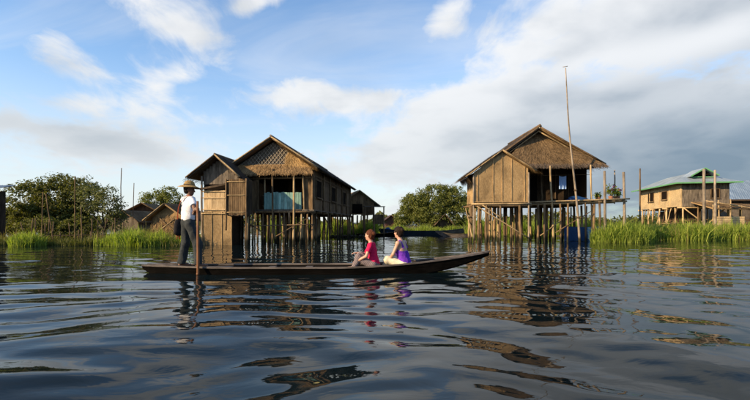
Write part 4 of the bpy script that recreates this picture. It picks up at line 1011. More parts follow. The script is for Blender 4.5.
def fence(x0, x1, D, n, h, label):
    root = empty('stake_fence', (x0, D, 0)); tag(root, label, 'fence')
    for i in range(n):
        x = (x1 - x0) * i / (n - 1) + J(0.1)
        pole('stake', (x + J(0.1), J(0.25), -0.6), (x + J(0.12), J(0.2), h * rj.uniform(0.45, 1.25)), 0.03, 0.022, M['bamboo_dark'], root)
    pole('rail', (-0.1, 0.0, 0.36 * h), (x1 - x0 + 0.1, 0.0, 0.42 * h), 0.016, 0.016, M['plank_dark'], root, 0.04, 9)
fence(-17.2, -12.2, 22.0, 20, 1.15, 'ramshackle dark stake fence standing in the water below the bushy tree')
fence(-11.6, -9.4, 25.5, 9, 1.3, 'short stake fence behind the reeds beside the straw hut')

tree('bushy_tree', P(55, 224, 27.0) * 1.0 - Vector((0, 0, 1.0)), [(-1.6, 0, 2.1, 1.25, 1.3, 1.5), (0.1, 0.2, 2.4, 1.5, 1.5, 1.65), (1.45, 0.1, 2.35, 1.1, 1.3, 1.5), (-0.4, -0.5, 1.4, 1.9, 1.3, 1.0), (1.2, -0.3, 1.2, 1.2, 1.1, 1.0), (-2.3, -0.2, 1.2, 0.9, 0.9, 1.0)], 620, 52, 0.15, M['leaf_olive'], 'big dark bushy tree with rounded crown on the left bank', cr=0.40, seed=3)
tree('thin_tree', P(104, 224, 25.5) - Vector((0, 0, 1.0)), [(-0.7, 0, 2.5, 0.8, 0.7, 1.1), (0.35, 0, 2.1, 0.75, 0.7, 1.1), (0.75, 0, 1.3, 0.5, 0.6, 0.8)], 120, 30, 0.13, M['leaf_pale'], 'thin-leaved tree with sky showing through beside the bushy tree', cr=0.34, trunk_r=0.07, seed=4)
tree('round_tree', P(160, 224, 42.0) - Vector((0, 0, 1.0)), [(-0.6, 0, 3.0, 1.2, 1.1, 1.2), (0.9, 0, 3.3, 1.2, 1.1, 1.1), (0.2, 0, 2.0, 1.9, 1.2, 1.2)], 220, 42, 0.17, M['leaf_green'], 'smaller green tree behind the straw hut', cr=0.42, seed=5)
tree('spreading_tree', P(434, 224, 50.0) - Vector((0, 0, 1.0)), [(-1.9, 0, 2.9, 1.7, 1.6, 1.7), (0.3, 0.3, 3.9, 2.0, 1.8, 1.7), (2.2, 0.2, 3.7, 1.6, 1.6, 1.5), (-0.3, -0.6, 2.2, 2.6, 1.5, 1.5), (3.2, 0, 2.5, 1.6, 1.4, 1.7), (-3.6, 0, 1.6, 1.0, 0.9, 1.0), (-2.6, 0, 3.2, 1.0, 1.0, 1.1)], 700, 52, 0.19, M['leaf_green'], 'spreading green tree in the gap between the two big stilt houses', cr=0.50, seed=6)
tree('low_bush', P(38, 224, 23.6) - Vector((0, 0, 1.0)), [(0, 0, 0.7, 1.1, 0.8, 0.75), (0.9, 0.2, 0.6, 0.8, 0.7, 0.6)], 120, 40, 0.12, M['leaf_olive'], 'low dark bush under the big bushy tree, nearer the left edge', 'low bushes under the bushy tree', 0.3, 0.05, 21)
tree('low_bush', P(76, 224, 23.8) - Vector((0, 0, 1.0)), [(0, 0, 0.75, 1.0, 0.8, 0.8), (-0.9, 0.2, 0.55, 0.8, 0.7, 0.6), (0.8, 0.1, 0.5, 0.6, 0.6, 0.5)], 130, 40, 0.12, M['leaf_olive'], 'low dark bush under the big bushy tree, behind the tallest upright pole', 'low bushes under the bushy tree', 0.3, 0.05, 22)
tree('far_bush', P(384, 224, 66.0) - Vector((0, 0, 1.0)), [(0, 0, 1.3, 1.5, 1.0, 0.9)], 60, 30, 0.2, M['leaf_olive'], 'low far bush left of the middle tree', cr=0.4, trunk_r=0.08, seed=8)

def inpoly(cx, cy, rx, ry):
    def f():
        while True:
            a, b = rj.uniform(-1, 1), rj.uniform(-1, 1)
            if a * a + b * b < 1: return (cx + a * rx, cy + b * ry, 0.7 + 0.5 * (1 - a * a - b * b) + J(0.15))
    return f
def strip(x0, x1, y0, y1, clump=0.35):
    ph = rj.uniform(0, 6)
    def f():
        x, y = rj.uniform(x0, x1), rj.uniform(y0, y1) ; 
        return (x, y + 0.4 * math.sin(x * 1.3 + ph), 0.85 + clump * 0.5 * math.sin(x * 2.1 + ph) + clump * 0.5 * math.sin(x * 5.3 + y * 2 + ph))
    return f
reeds('reeds_right', strip(13.2, 29.5, 27.2, 30.8), 26000, 1.22, M['reed'], 'tall bright green reeds along the right bank before the metal roof house', (0.010, 0.026), z0=-0.03)
reeds('reeds_platform', inpoly(13.5, 24.6, 1.7, 0.9), 4200, 1.15, M['reed'], 'bright reed clump around the right platform posts of the golden house', (0.009, 0.022), z0=-0.03)
reeds('reeds_right_back', strip(16.0, 34.0, 31.0, 35.0), 9000, 1.2, M['reed'], 'reeds further back under the metal roof house', (0.012, 0.028), z0=0.05)
reeds('reeds_left', strip(-12.9, -8.6, 20.2, 22.4), 10000, 0.85, M['reed'], 'bright green reeds on the left bank beside the boatman', (0.008, 0.02), z0=-0.03)
reeds('reeds_left_clump', inpoly(-15.75, 20.4, 0.75, 0.6), 1700, 0.72, M['reed'], 'small green reed clump in the water below the bushy tree', (0.008, 0.018), lean=0.5, z0=-0.03)
reeds('reeds_edge', inpoly(-18.2, 23.2, 1.6, 0.6), 1000, 0.7, M['reed_dry'], 'dry reeds under the dark shed at the left edge', (0.008, 0.018))
reeds('reeds_under_house', strip(-9.5, 0.2, 37.0, 41.5), 13000, 1.5, M['reed'], 'sunny green reeds seen between the stilts of the left house', (0.012, 0.03), z0=0.0)
reeds('reeds_centre', strip(-1.0, 11.5, 46.8, 49.0), 8000, 1.0, M['reed'], 'low green reeds along the bank below the middle tree', (0.014, 0.03), z0=0.0)
reeds('reeds_golden_house', strip(8.2, 18.5, 37.0, 41.0), 11000, 1.6, M['reed'], 'green reeds far behind the stilts of the golden house', (0.014, 0.03), z0=-0.03)
reeds('reeds_dry_left', strip(-16.5, -12.0, 23.0, 25.5), 3000, 0.8, M['reed_dry'], 'dry reeds in the shade under the bushy tree', (0.008, 0.02))

reeds('dry_stalks_right', strip(13.5, 29.5, 27.4, 30.8), 2600, 1.35, M['reed_dry'], 'dead brown stalks standing among the right bank reeds', (0.008, 0.018), z0=-0.03)
reeds('dry_stalks_left', strip(-12.8, -8.7, 20.4, 22.4), 1100, 0.95, M['reed_dry'], 'dead brown stalks standing among the left bank reeds', (0.006, 0.014), z0=-0.03)
reeds('bank_grass', strip(-18.5, -12.4, 20.9, 23.0), 6000, 0.55, M['leaf_olive'], 'dark rough grass at the water edge under the bushy tree', (0.006, 0.016), z0=-0.03)
def far_wood():
    """low far-off wood along the horizon"""
    n = 26000; x = rng.uniform(-140, 210, n); y = rng.uniform(150, 175, n)
    hh = 3.2 + 1.6 * np.sin(x * 0.13) + 1.0 * np.sin(x * 0.41 + 1) + 0.7 * np.sin(x * 1.1)
    z = rng.random(n) ** 0.7 * np.maximum(hh, 0.8)
    p = np.stack([x, y, z], 1); q = rng.normal(size=(n, 3)); q /= np.linalg.norm(q, axis=1)[:, None]
    t = np.cross(q, rng.normal(size=(n, 3))); t /= np.linalg.norm(t, axis=1)[:, None]; b = np.cross(q, t); s = rng.uniform(0.3, 0.75, n)[:, None]
    V = np.stack([p - t * s, p + b * s * .6, p + t * s, p - b * s * .6], 1).reshape(-1, 3)
    o = npmesh('far_wood', V, np.arange(4 * n).reshape(n, 4), M['leaf_olive']); tag(o, 'low far-off line of trees on the horizon', 'wood', kind='stuff')
    bk = MB().box(-150, 220, 150, 180, -0.5, 0.4).build('far_shore', M['mud']); tag(bk, 'far low shore under the line of trees', 'shore', kind='structure')
far_wood()

# ------------------------------------------------------------------ boats
def make_boat(name, loc, rz, L, wm, sheer, label, group, mats, floor=0.055, deck0=0.22, deck1=0.16, thwarts=(), stern_w=0.30):
    """long plank canoe, stern at local x=0 and bow at x=L; sheer(t) is the gunwale height"""
    root = empty(name, loc, rz); tag(root, label, 'boat', group)
    mh, mtop = mats
    def wid(t): return wm * (min(1.0, stern_w + (1 - stern_w) * math.sin(min(t / 0.38, 1) * math.pi / 2))) * (1 if t < 0.55 else max(0.10, 1 - ((t - 0.55) / 0.45) ** 1.9 * 0.90)) / 1.0
    def bot(t): return -0.16 + (sheer(t) + 0.10) * (max(0, (t - 0.70) / 0.30) ** 1.05) * 0.98 + (sheer(t) + 0.11) * (max(0, (0.07 - t) / 0.07) ** 1.6) * 0.80
    n = 48; V = []; Fc = []; k = 10
    for i in range(n + 1):
        t = i / n; w, g_, b = wid(t) / 2, sheer(t), bot(t); x = L * t; th = 0.03
        ib = min(max(b + 0.03, floor - 0.06), g_ - 0.012)
        cb = min(b + 0.05, g_ - 0.01)
        V += [(x, w, g_), (x, w * 0.80, cb), (x, 0, min(b, g_ - 0.02)), (x, -w * 0.80, cb), (x, -w, g_),
              (x, -w + th, g_), (x, -(w * 0.80 - th), ib), (x, 0, ib), (x, (w * 0.80 - th), ib), (x, w - th, g_)]
    for i in range(n):
        for j in range(k): j2 = (j + 1) % k; Fc.append((i * k + j, i * k + j2, (i + 1) * k + j2, (i + 1) * k + j))
    Fc += [tuple(range(k - 1, -1, -1)), tuple(n * k + j for j in range(k))]
    MB().add(V, Fc, False).build('hull', mh, root)
    for s in (1, -1):      # gunwale rails
        mb = MB(); pts = []
        for i in range(n + 1):
            t = i / n; pts.append((L * t, s * (wid(t) / 2 - 0.012), sheer(t) + 0.016))
        vs = []; fs = []
        for p in pts: vs += [(p[0], p[1] - 0.026, p[2] - 0.018), (p[0], p[1] + 0.026, p[2] - 0.018), (p[0], p[1] + 0.024, p[2] + 0.014), (p[0], p[1] - 0.024, p[2] + 0.014)]
        for i in range(n):
            for j in range(4): j2 = (j + 1) % 4; fs.append((i * 4 + j, i * 4 + j2, i * 4 + 4 + j2, i * 4 + 4 + j))
        fs += [(3, 2, 1, 0), tuple(n * 4 + j for j in range(4))]
        mb.add(vs, fs).build('gunwale', mtop, root)
    def panel(nm, ta, tb, za, inset, m, lanes=3):
        """boards running lengthwise between stations ta and tb"""
        for q in range(lanes):
            st = [ta + (tb - ta) * i / 8 for i in range(9)]; vs = []; fs = []
            dz_ = J(0.004)
            for t in st:
                w = wid(t) / 2 - inset; a = -w + 2 * w * q / lanes + 0.004; b = -w + 2 * w * (q + 1) / lanes - 0.004; z = (za(t) if callable(za) else za) + dz_
                vs += [(L * t, a, z - 0.025), (L * t, b, z - 0.025), (L * t, b, z), (L * t, a, z)]
            for i in range(8):
                for j in range(4): j2 = (j + 1) % 4; fs.append((i * 4 + j, i * 4 + j2, i * 4 + 4 + j2, i * 4 + 4 + j))
            fs += [(3, 2, 1, 0), tuple(32 + j for j in range(4))]
            MB().add(vs, fs).build(nm, m, root)
    panel('floor_board', deck0, 1 - deck1, floor, wm * 0.075, mtop, 4)
    panel('stern_deck_board', 0.02, deck0, lambda t: sheer(t) - 0.015, 0.04, mtop, 3)
    panel('bow_deck_board', 1 - deck1, 0.985, lambda t: sheer(t) - 0.012, 0.035, mtop, 3)
    for t in thwarts:
        w = wid(t) / 2 - 0.03
        plank('thwart', L * t - 0.07, L * t + 0.07, -w, w, sheer(t) - 0.05, sheer(t) - 0.02, mtop, root)
    return root
DB = 9.2
sx0 = (145 - CX) / F * DB; sx1 = (489 - CX) / F * 9.35
BL = sx1 - sx0
sheer_main = lambda t: 0.125 + 0.29 * max(0, (t - 0.55) / 0.45) ** 1.9 + 0.03 * max(0, (0.2 - t) / 0.2)
make_boat('canoe', (sx0, DB, 0), R(1.2), BL, 0.86, sheer_main, 'long dark wooden canoe carrying the boatman and two women', None, (M['hull'], M['hull_top']), 0.055, 0.24, 0.17, (0.36, 0.47, 0.80))

# boats moored in the gap
sh2 = lambda t: 0.30 + 0.55 * max(0, (t - 0.6) / 0.4) ** 1.8 + 0.25 * max(0, (0.3 - t) / 0.3) ** 1.5
a = P(378, 234.5, 42.5); b = P(478, 233, 43.0)
make_boat('moored_canoe', (a.x, 42.0, 0.05), R(2), b.x - a.x, 1.0, sh2, 'long black canoe moored across the gap before the middle tree', 'moored boats', (M['hull_blue'], M['hull_blue']), 0.10, 0.15, 0.15, (0.4, 0.6))
a = P(446, 236, 36.5)
make_boat('pale_canoe', (a.x + 2.0, 36.0, 0.0), R(172), 2.9, 0.75, lambda t: 0.2 + 0.22 * max(0, (t - 0.5) / 0.5) ** 1.6, 'small pale grey canoe beside the stilts of the golden house', 'moored boats', (M['hull_top'], M['post_grey']), 0.06, 0.2, 0.2, (0.5,))
a = P(385, 236, 40)
make_boat('brown_canoe', (-2.1, 37.2, 0.0), R(3), 4.6, 0.8, lambda t: 0.2 + 0.25 * max(0, (t - 0.5) / 0.5) ** 1.6, 'dark brown canoe at the landing of the small board house', 'moored boats', (M['hull'], M['plank_brown']), 0.06, 0.2, 0.2, (0.5,))
a = P(420, 240, 30)
# log raft at the small house
raft = empty('log_raft', (-3.3, 33.6, 0)); tag(raft, 'row of pale floating logs at the foot of the left stilt house', 'raft')
for i in range(9):
    pole('log', (i * 0.30 + J(0.06), -0.5 + J(0.1), 0.05 + J(0.03)), (i * 0.30 + J(0.15), 0.9 + J(0.2), 0.09), 0.10, 0.09, M['bamboo'], raft, 0.01)
# cargo on the black canoe
heap('cargo_heap', (P(388, 226, 42).x, 42.05, 0.13), 0.42, 0.26, 0.5, M['blue_tarp'], 'heap of blue bundles in the stern of the black canoe', 'bundle')
heap('cargo_heap', (P(398, 226, 42).x, 42.1, 0.13), 0.45, 0.28, 0.6, M['clay'], 'heap of brown bundles next to the blue bundles in the black canoe', 'bundle')

# ------------------------------------------------------------------ people: continuous bodies from blended volumes
class SDF:
    def __init__(s, h): s.pr = []; s.h = h
    def cone(s, a, b, r1, r2, k=0.02, flat=None): s.pr.append(('c', np.array(a, float), np.array(b, float), r1, r2, k)); return s
    def ell(s, c, r, k=0.02, rot=None): s.pr.append(('e', np.array(c, float), np.array(r, float), None if rot is None else np.array(rot.to_3x3()), None, k)); return s
    def box_of(s, p):
        if p[0] == 'c': m = max(p[3], p[4]) + p[5] * 2 + 0.02; return np.minimum(p[1], p[2]) - m, np.maximum(p[1], p[2]) + m
        m = p[2].max() + p[5] * 2 + 0.02; return p[1] - m, p[1] + m
    def mesh(s, name, mats, parent=None, clip=None, colour=None, wrinkle=0.0, wscale=1.0, stretch=(1, 1, 1)):
        lo = np.min([s.box_of(p)[0] for p in s.pr], 0); hi = np.max([s.box_of(p)[1] for p in s.pr], 0); h = s.h
        n = np.ceil((hi - lo) / h).astype(int) + 1
        v = np.full(n, 1.0, dtype=np.float32)
        for p in s.pr:
            a, b = s.box_of(p); i0 = np.maximum(((a - lo) / h).astype(int), 0); i1 = np.minimum(((b - lo) / h).astype(int) + 2, n)
            sl = tuple(slice(x, y) for x, y in zip(i0, i1))
            gx = [lo[d] + h * np.arange(i0[d], i1[d]) for d in range(3)]
            X, Y, Z = np.meshgrid(*gx, indexing='ij'); q = np.stack([X, Y, Z], -1)
            if p[0] == 'c':
                ab = p[2] - p[1]; t = np.clip(((q - p[1]) @ ab) / max(ab @ ab, 1e-9), 0, 1)
                d = np.linalg.norm(q - p[1] - t[..., None] * ab, axis=-1) - (p[3] + (p[4] - p[3]) * t)
            else:
                w = q - p[1]
                if p[3] is not None: w = w @ p[3]
                k0 = np.linalg.norm(w / p[2], axis=-1); k1 = np.linalg.norm(w / p[2] ** 2, axis=-1)
                d = k0 * (k0 - 1) / np.maximum(k1, 1e-6)
            o = v[sl]; k = p[5]
            hh = np.maximum(k - np.abs(o - d), 0) / k
            v[sl] = np.minimum(o, d) - hh * hh * k * 0.25
        if clip:
            gx = [lo[d] + h * np.arange(n[d]) for d in range(3)]
            X, Y, Z = np.meshgrid(*gx, indexing='ij')
            v = np.maximum(v, clip(X, Y, Z)).astype(np.float32)
        # surface nets
        sg = v < 0
        c8 = [(i, j, k) for i in (0, 1) for j in (0, 1) for k in (0, 1)]
        cnt = sum(sg[i:n[0] - 1 + i, j:n[1] - 1 + j, k:n[2] - 1 + k].astype(np.int8) for i, j, k in c8)
        act = (cnt > 0) & (cnt < 8); idx = np.argwhere(act); ids = -np.ones(act.shape, int); ids[act] = np.arange(len(idx))
        pos = np.zeros((len(idx), 3)); num = np.zeros(len(idx))
        for a in c8:
            for d in range(3):
                if a[d] == 1: continue
                b = list(a); b[d] = 1
                va = v[idx[:, 0] + a[0], idx[:, 1] + a[1], idx[:, 2] + a[2]]; vb = v[idx[:, 0] + b[0], idx[:, 1] + b[1], idx[:, 2] + b[2]]
                m_ = (va < 0) != (vb < 0); t = np.where(m_, va / np.where(va == vb, 1, va - vb), 0)
                e = np.tile(np.array(a, float), (len(idx), 1)); e[:, d] += t; pos[m_] += e[m_]; num[m_] += 1
        Vv = lo + h * (idx + pos / num[:, None]); Fl = []
        for d in range(3):
            e1, e2 = (d + 1) % 3, (d + 2) % 3
            s0 = [slice(None)] * 3; s1 = [slice(None)] * 3; s0[d] = slice(0, -1); s1[d] = slice(1, None)
            df = sg[tuple(s0)] != sg[tuple(s1)]; w = np.argwhere(df)
            w = w[(w[:, e1] > 0) & (w[:, e2] > 0) & (w[:, e1] < n[e1] - 1) & (w[:, e2] < n[e2] - 1)]
            ins = sg[w[:, 0], w[:, 1], w[:, 2]]
            def cell(o1, o2): u = w.copy(); u[:, e1] += o1; u[:, e2] += o2; return ids[u[:, 0], u[:, 1], u[:, 2]]
            f4 = np.stack([cell(-1, -1), cell(0, -1), cell(0, 0), cell(-1, 0)], 1)
            f4[~ins] = f4[~ins][:, ::-1]; Fl.append(f4)
        Fc = np.concatenate(Fl)
        midx = None
        if colour is not None: midx = colour(Vv[Fc].mean(1))
        if wrinkle:
            fn = np.cross(Vv[Fc[:, 2]] - Vv[Fc[:, 0]], Vv[Fc[:, 3]] - Vv[Fc[:, 1]]); vn = np.zeros_like(Vv)
            for c in range(4): np.add.at(vn, Fc[:, c], fn)
            vn /= np.maximum(np.linalg.norm(vn, axis=1), 1e-9)[:, None]
            r = np.random.default_rng(len(Vv)); w = np.zeros(len(Vv)); q = Vv * np.array(stretch)
            for i in range(9):
                d = r.normal(size=3); d /= np.linalg.norm(d); kf = wscale * r.uniform(18, 75)
                ph = kf * (q @ d) + 1.5 * np.sin(14 * wscale * (q @ r.normal(size=3)) * 0.5) + r.uniform(0, 6.28)
                w += (1 - np.abs(np.sin(ph * 0.5)) * 2) * (30 / kf * wscale) ** 0.8
            Vv = Vv + vn * (wrinkle * w / 4.0)[:, None]
        return npmesh(name, Vv, Fc, mats[0], parent, True, midx, mats)

def V3(*a): return np.array(a, float)
def arm(s, sh, el, wr, hand_dir, palm_n, grip=False, k=1.0):
    """arm with a five-fingered hand; hand_dir points along the fingers, palm_n out of the palm"""
    s.cone(sh, el, 0.047 * k, 0.037 * k, 0.03); s.cone(el, wr, 0.038 * k, 0.025 * k, 0.02)
    hd = np.array(hand_dir, float); hd /= np.linalg.norm(hd); pn = np.array(palm_n, float); pn -= hd * (pn @ hd); pn /= np.linalg.norm(pn)
    sd_ = np.cross(hd, pn)
    pc = wr + hd * 0.05
    for o in (-0.027, -0.009, 0.009, 0.027): s.cone(wr + hd * 0.012 + sd_ * o * 0.6, wr + hd * 0.085 + sd_ * o, 0.015, 0.0125, 0.014)
    for o, l in ((-0.028, 0.062), (-0.0095, 0.076), (0.0095, 0.070), (0.028, 0.055)):
        a = wr + hd * 0.088 + sd_ * o
        c1, c2 = (0.25, 0.75) if not grip else (1.1, 2.3)
        b = a + (hd * math.cos(c1) + pn * math.sin(c1)) * l * 0.55; c = b + (hd * math.cos(c2) + pn * math.sin(c2)) * l * 0.55
        s.cone(a, b, 0.0095, 0.0088, 0.005); s.cone(b, c, 0.0088, 0.0072, 0.004)
    a = wr + hd * 0.03 - sd_ * 0.026; b = a - sd_ * 0.028 + hd * 0.03 + pn * 0.012; c = b + hd * 0.026 + pn * (0.03 if grip else 0.008) - sd_ * 0.004
    s.cone(a, b, 0.014, 0.0105, 0.01); s.cone(b, c, 0.0105, 0.0085, 0.005)
def head(s, c, fw, up=(0, 0, 1), k=1.0):
    """head centred on c, facing fw; returns the frame for colouring"""
    fw = np.array(fw, float); fw /= np.linalg.norm(fw); up = np.array(up, float); up -= fw * (up @ fw); up /= np.linalg.norm(up); rt = np.cross(fw, up)
    rot = Matrix([[rt[i], fw[i], up[i]] for i in range(3)])
    q = lambda r_, f_, u_: c + (rt * r_ + fw * f_ + up * u_) * k
    s.ell(q(0, -0.012, 0.025), V3(0.073, 0.092, 0.088) * k, 0.02, rot); s.ell(q(0, 0.022, -0.035), V3(0.058, 0.068, 0.075) * k, 0.03, rot)
    s.ell(q(0, 0.055, -0.085), V3(0.028, 0.026, 0.022) * k, 0.03, rot)
    s.cone(q(0, 0.088, 0.010), q(0, 0.104, -0.028), 0.009 * k, 0.014 * k, 0.012); s.ell(q(0, 0.084, 0.025), V3(0.045, 0.012, 0.010) * k, 0.014, rot)
    s.ell(q(0, 0.086, -0.060), V3(0.024, 0.012, 0.010) * k, 0.008, rot)
    for sg in (1, -1):
        s.ell(q(sg * 0.076, -0.008, -0.008), V3(0.010, 0.020, 0.032) * k, 0.008, rot); s.ell(q(sg * 0.042, 0.058, -0.020), V3(0.020, 0.020, 0.018) * k, 0.016, rot)
        s.ell(q(sg * 0.030, 0.080, 0.004), V3(0.012, 0.009, 0.008) * k, 0.004, rot)
    eyes = [q(sg * 0.030, 0.088, 0.004) for sg in (1, -1)]; lips = q(0, 0.098, -0.060)
    def colour(cn):
        m_ = np.zeros(len(cn), int)
        for e in eyes: m_[np.linalg.norm(cn - e, axis=1) < 0.0115 * k] = 2
        dl = (cn - lips); m_[(np.abs(dl @ rt) < 0.022 * k) & (np.abs(dl @ up) < 0.008 * k) & (np.abs(dl @ fw) < 0.02 * k)] = 1
        return m_
    return q, rot, colour
def at_local(root, w):   # world point -> local numpy
    return np.array(root.matrix_basis.inverted() @ Vector(w))

def sleeve_piece(a, b, r0, r1, cut, mat, parent):
    d = (b - a) / np.linalg.norm(b - a); z = SDF(0.0075); z.cone(a, a + d * (cut + 0.06), r0, r1, 0.02)
    z.mesh('sleeve', [mat], parent, lambda X, Y, Z: (X - a[0]) * d[0] + (Y - a[1]) * d[1] + (Z - a[2]) * d[2] - cut, None, 0.007)

def boatman():
    X0 = (188 - CX) / F * DB; zd = 0.135
    yaw = R(-42)
    frame = Matrix.Translation((X0, DB, zd)) @ Matrix.Rotation(yaw, 4, 'Z')
    inv = frame.inverted(); Lc = lambda w: np.array(inv @ Vector(w))
    oar_x = (197.6 - CX) / F * 8.82
    grip_w = Vector((oar_x - 0.035, 8.84, 1.30)); hd = Lc(grip_w)
    # local: +y forward, +x right
    pel, chest, neck = V3(0, 0, 0.90), V3(0, 0.01, 1.22), V3(0, 0.015, 1.42)
    shl, shr = V3(-0.175, 0, 1.36), V3(0.175, 0.0, 1.36)
    s = SDF(0.007)
    s.ell(pel, (0.155, 0.105, 0.12), 0.05); s.ell(V3(0, 0, 1.06), (0.14, 0.095, 0.14), 0.06); s.ell(chest, (0.165, 0.105, 0.17), 0.06)
    s.cone(shl, shr, 0.055, 0.055, 0.06); s.cone(V3(0, 0, 1.36), neck + V3(0, 0.02, 0.07), 0.058, 0.048, 0.04)
    hc = V3(0, 0.03, 1.565); wfw = np.array(inv.to_3x3() @ Vector((0.97, 0.22, -0.10)))
    q, rot, colf = head(s, hc, wfw)
    elr = (shr + hd) / 2 + V3(0.10, -0.03, -0.13); wr_r = hd - V3(0.0, 0.0, 0.0) + (elr - hd) / np.linalg.norm(elr - hd) * 0.085
    arm(s, shr, elr, wr_r, hd - wr_r, np.array(inv.to_3x3() @ Vector((0.2, 1, -0.2))), True)
    # left arm crosses in front to steady the pole a little lower
    hl = Lc(grip_w + Vector((-0.06, 0.10, -0.10))); ell_ = V3(-0.18, 0.20, 1.14); wl = hl + (ell_ - hl) / np.linalg.norm(ell_ - hl) * 0.10
    arm(s, shl, ell_, wl, hl - wl, np.array(inv.to_3x3() @ Vector((0.3, -1, 0))), True)
    fl, fr = Lc((X0 - 0.16, DB + 0.06, zd)), Lc((X0 + 0.25, DB - 0.10, zd))
    hips = [V3(-0.09, 0, 0.86), V3(0.09, 0, 0.86)]
    kn = [V3(*(hips[0] * 0.5 + fl * 0.5)) + V3(0.0, 0.04, 0.03), V3(*(hips[1] * 0.5 + fr * 0.5)) + V3(0.02, 0.06, 0.03)]
    legs = []
    for hp, kk, ft in zip(hips, kn, (fl, fr)):
        an = ft + V3(0, 0, 0.075); s.cone(hp, kk, 0.082, 0.055, 0.05); s.cone(kk, an, 0.055, 0.034, 0.03); legs.append((hp, kk, an))
        dfo = V3(0.12, 0.95, 0); s.cone(ft + V3(0, -0.03, 0.035), ft + dfo * 0.12 + V3(0, 0, 0.025), 0.036, 0.030, 0.03); s.cone(ft + dfo * 0.12 + V3(0, 0, 0.025), ft + dfo * 0.19 + V3(0, 0, 0.018), 0.032, 0.018, 0.02)
    body = s.mesh('person', [M['skin_dark'], M['lip'], M['eye']], None, None, colf)
    body.matrix_basis = frame
    tag(body, 'boatman in straw hat and white shirt standing at the stern, gripping a pole', 'person')
    t = SDF(0.008)       # shirt
    t.ell(V3(0, 0, 1.00), (0.172, 0.125, 0.14), 0.06); t.ell(V3(0, 0, 1.10), (0.162, 0.118, 0.15), 0.06); t.ell(chest, (0.185, 0.125, 0.185), 0.06); t.cone(shl, shr, 0.068, 0.068, 0.06); t.cone(V3(0, 0, 1.36), V3(0, 0.02, 1.43), 0.075, 0.062, 0.03)
    dr = (elr - shr) / np.linalg.norm(elr - shr); dl_ = (ell_ - shl) / np.linalg.norm(ell_ - shl)
    shirt = t.mesh('shirt', [M['white_cloth']], body, lambda X, Y, Z: np.maximum(0.88 + 0.02 * np.sin(9 * X + 3 * Y) - Z, Z - 1.45), None, 0.012)
    for a_, b_ in ((shr, elr), (shl, ell_)): sleeve_piece(a_, b_, 0.066, 0.074, 0.21, M['white_cloth'], shirt)
    u = SDF(0.008)       # wide dark trousers
    u.ell(V3(0, 0, 0.92), (0.170, 0.124, 0.13), 0.05)
    for hp, kk, an in legs:
        u.cone(hp, kk, 0.105, 0.092, 0.05); u.cone(kk, an + V3(0, 0, 0.0), 0.092, 0.088, 0.05)
    u.mesh('trousers', [M['navy_cloth']], body, lambda X, Y, Z: np.maximum(0.05 + 0.01 * np.sin(20 * X) - Z, Z - 1.0), None, 0.013, 0.8, (1, 1, 0.45))
    hr = SDF(0.007); hr.ell(q(0, -0.022, 0.035), (0.080, 0.098, 0.090), 0.02, rot); hr.ell(q(0, -0.045, -0.03), (0.068, 0.06, 0.07), 0.03, rot)
    rt_, fw_, up_ = [np.array(rot.col[i]) for i in range(3)] if False else (np.array([rot[i][0] for i in range(3)]), np.array([rot[i][1] for i in range(3)]), np.array([rot[i][2] for i in range(3)]))
    def hclip(X, Y, Z):
        f_ = (X - hc[0]) * fw_[0] + (Y - hc[1]) * fw_[1] + (Z - hc[2]) * fw_[2]; u_ = (X - hc[0]) * up_[0] + (Y - hc[1]) * up_[1] + (Z - hc[2]) * up_[2]
        return np.maximum(np.where(u_ < 0.06, f_ - 0.01, f_ - 0.075), -0.09 - u_)
    hr.mesh('hair', [M['hair_black']], body, hclip)
    # straw hat: lathe with drooping brim
    prof = [(0.001, 0.145), (0.045, 0.142), (0.085, 0.118), (0.105, 0.075), (0.115, 0.045), (0.150, 0.030), (0.215, 0.002), (0.222, -0.004), (0.213, -0.004), (0.148, 0.020), (0.108, 0.035), (0.098, 0.060), (0.001, 0.09)]
    n = 32; V = []; Fc = []
    for r_, z_ in prof:
        for i in range(n):
            a = 2 * math.pi * i / n; V.append((r_ * math.cos(a), r_ * math.sin(a), z_ + (0.010 * math.sin(2 * a + 1) * (r_ / 0.22) ** 2)))
    for j in range(len(prof) - 1):
        for i in range(n): k = (i + 1) % n; Fc.append((j * n + i, j * n + k, (j + 1) * n + k, (j + 1) * n + i))
    hat = MB().add(V, Fc, True).build('straw_hat', M['hat'], body); hat.location = q(0, -0.01, 0.048); hat.rotation_euler = (R(-4), R(3), 0)
    band = MB().tube([(0, 0, 0.030), (0, 0, 0.062)], [0.118, 0.112], 24, False).build('hat_band', M['black_cloth'], hat)
    # shoulder bag on the far-left hip with a red strap over the back
    lf = lambda *a: frame @ Vector(a)
    bag = empty('shoulder_bag', lf(-0.20, -0.10, 0.72), yaw); tag(bag, 'black cloth shoulder bag on a red strap at the boatman\'s hip', 'bag')
    bb = SDF(0.01); bb.ell(V3(0, 0, 0.05), (0.055, 0.10, 0.13), 0.02); bb.ell(V3(0, 0, 0.16), (0.035, 0.085, 0.10), 0.05); bb.ell(V3(0, 0, -0.03), (0.05, 0.10, 0.06), 0.05)
    bb.mesh('pouch', [M['black_cloth']], bag)
    loc = lambda p: Vector(p) - Vector((-0.20, -0.10, 0.72))
    sp = [loc(p) for p in [(-0.20, -0.12, 0.92), (-0.185, -0.13, 1.05), (-0.12, -0.142, 1.2), (-0.03, -0.137, 1.33), (0.06, -0.09, 1.425), (0.085, 0.0, 1.452), (0.08, 0.10, 1.41), (-0.02, 0.165, 1.26), (-0.15, 0.15, 1.05), (-0.235, 0.02, 0.92)]]
    sm = []
    for i in range(len(sp) - 1):
        for t_ in (0, 0.5): sm.append(sp[i].lerp(sp[i + 1], t_))
    sm.append(sp[-1]); sb = MB()
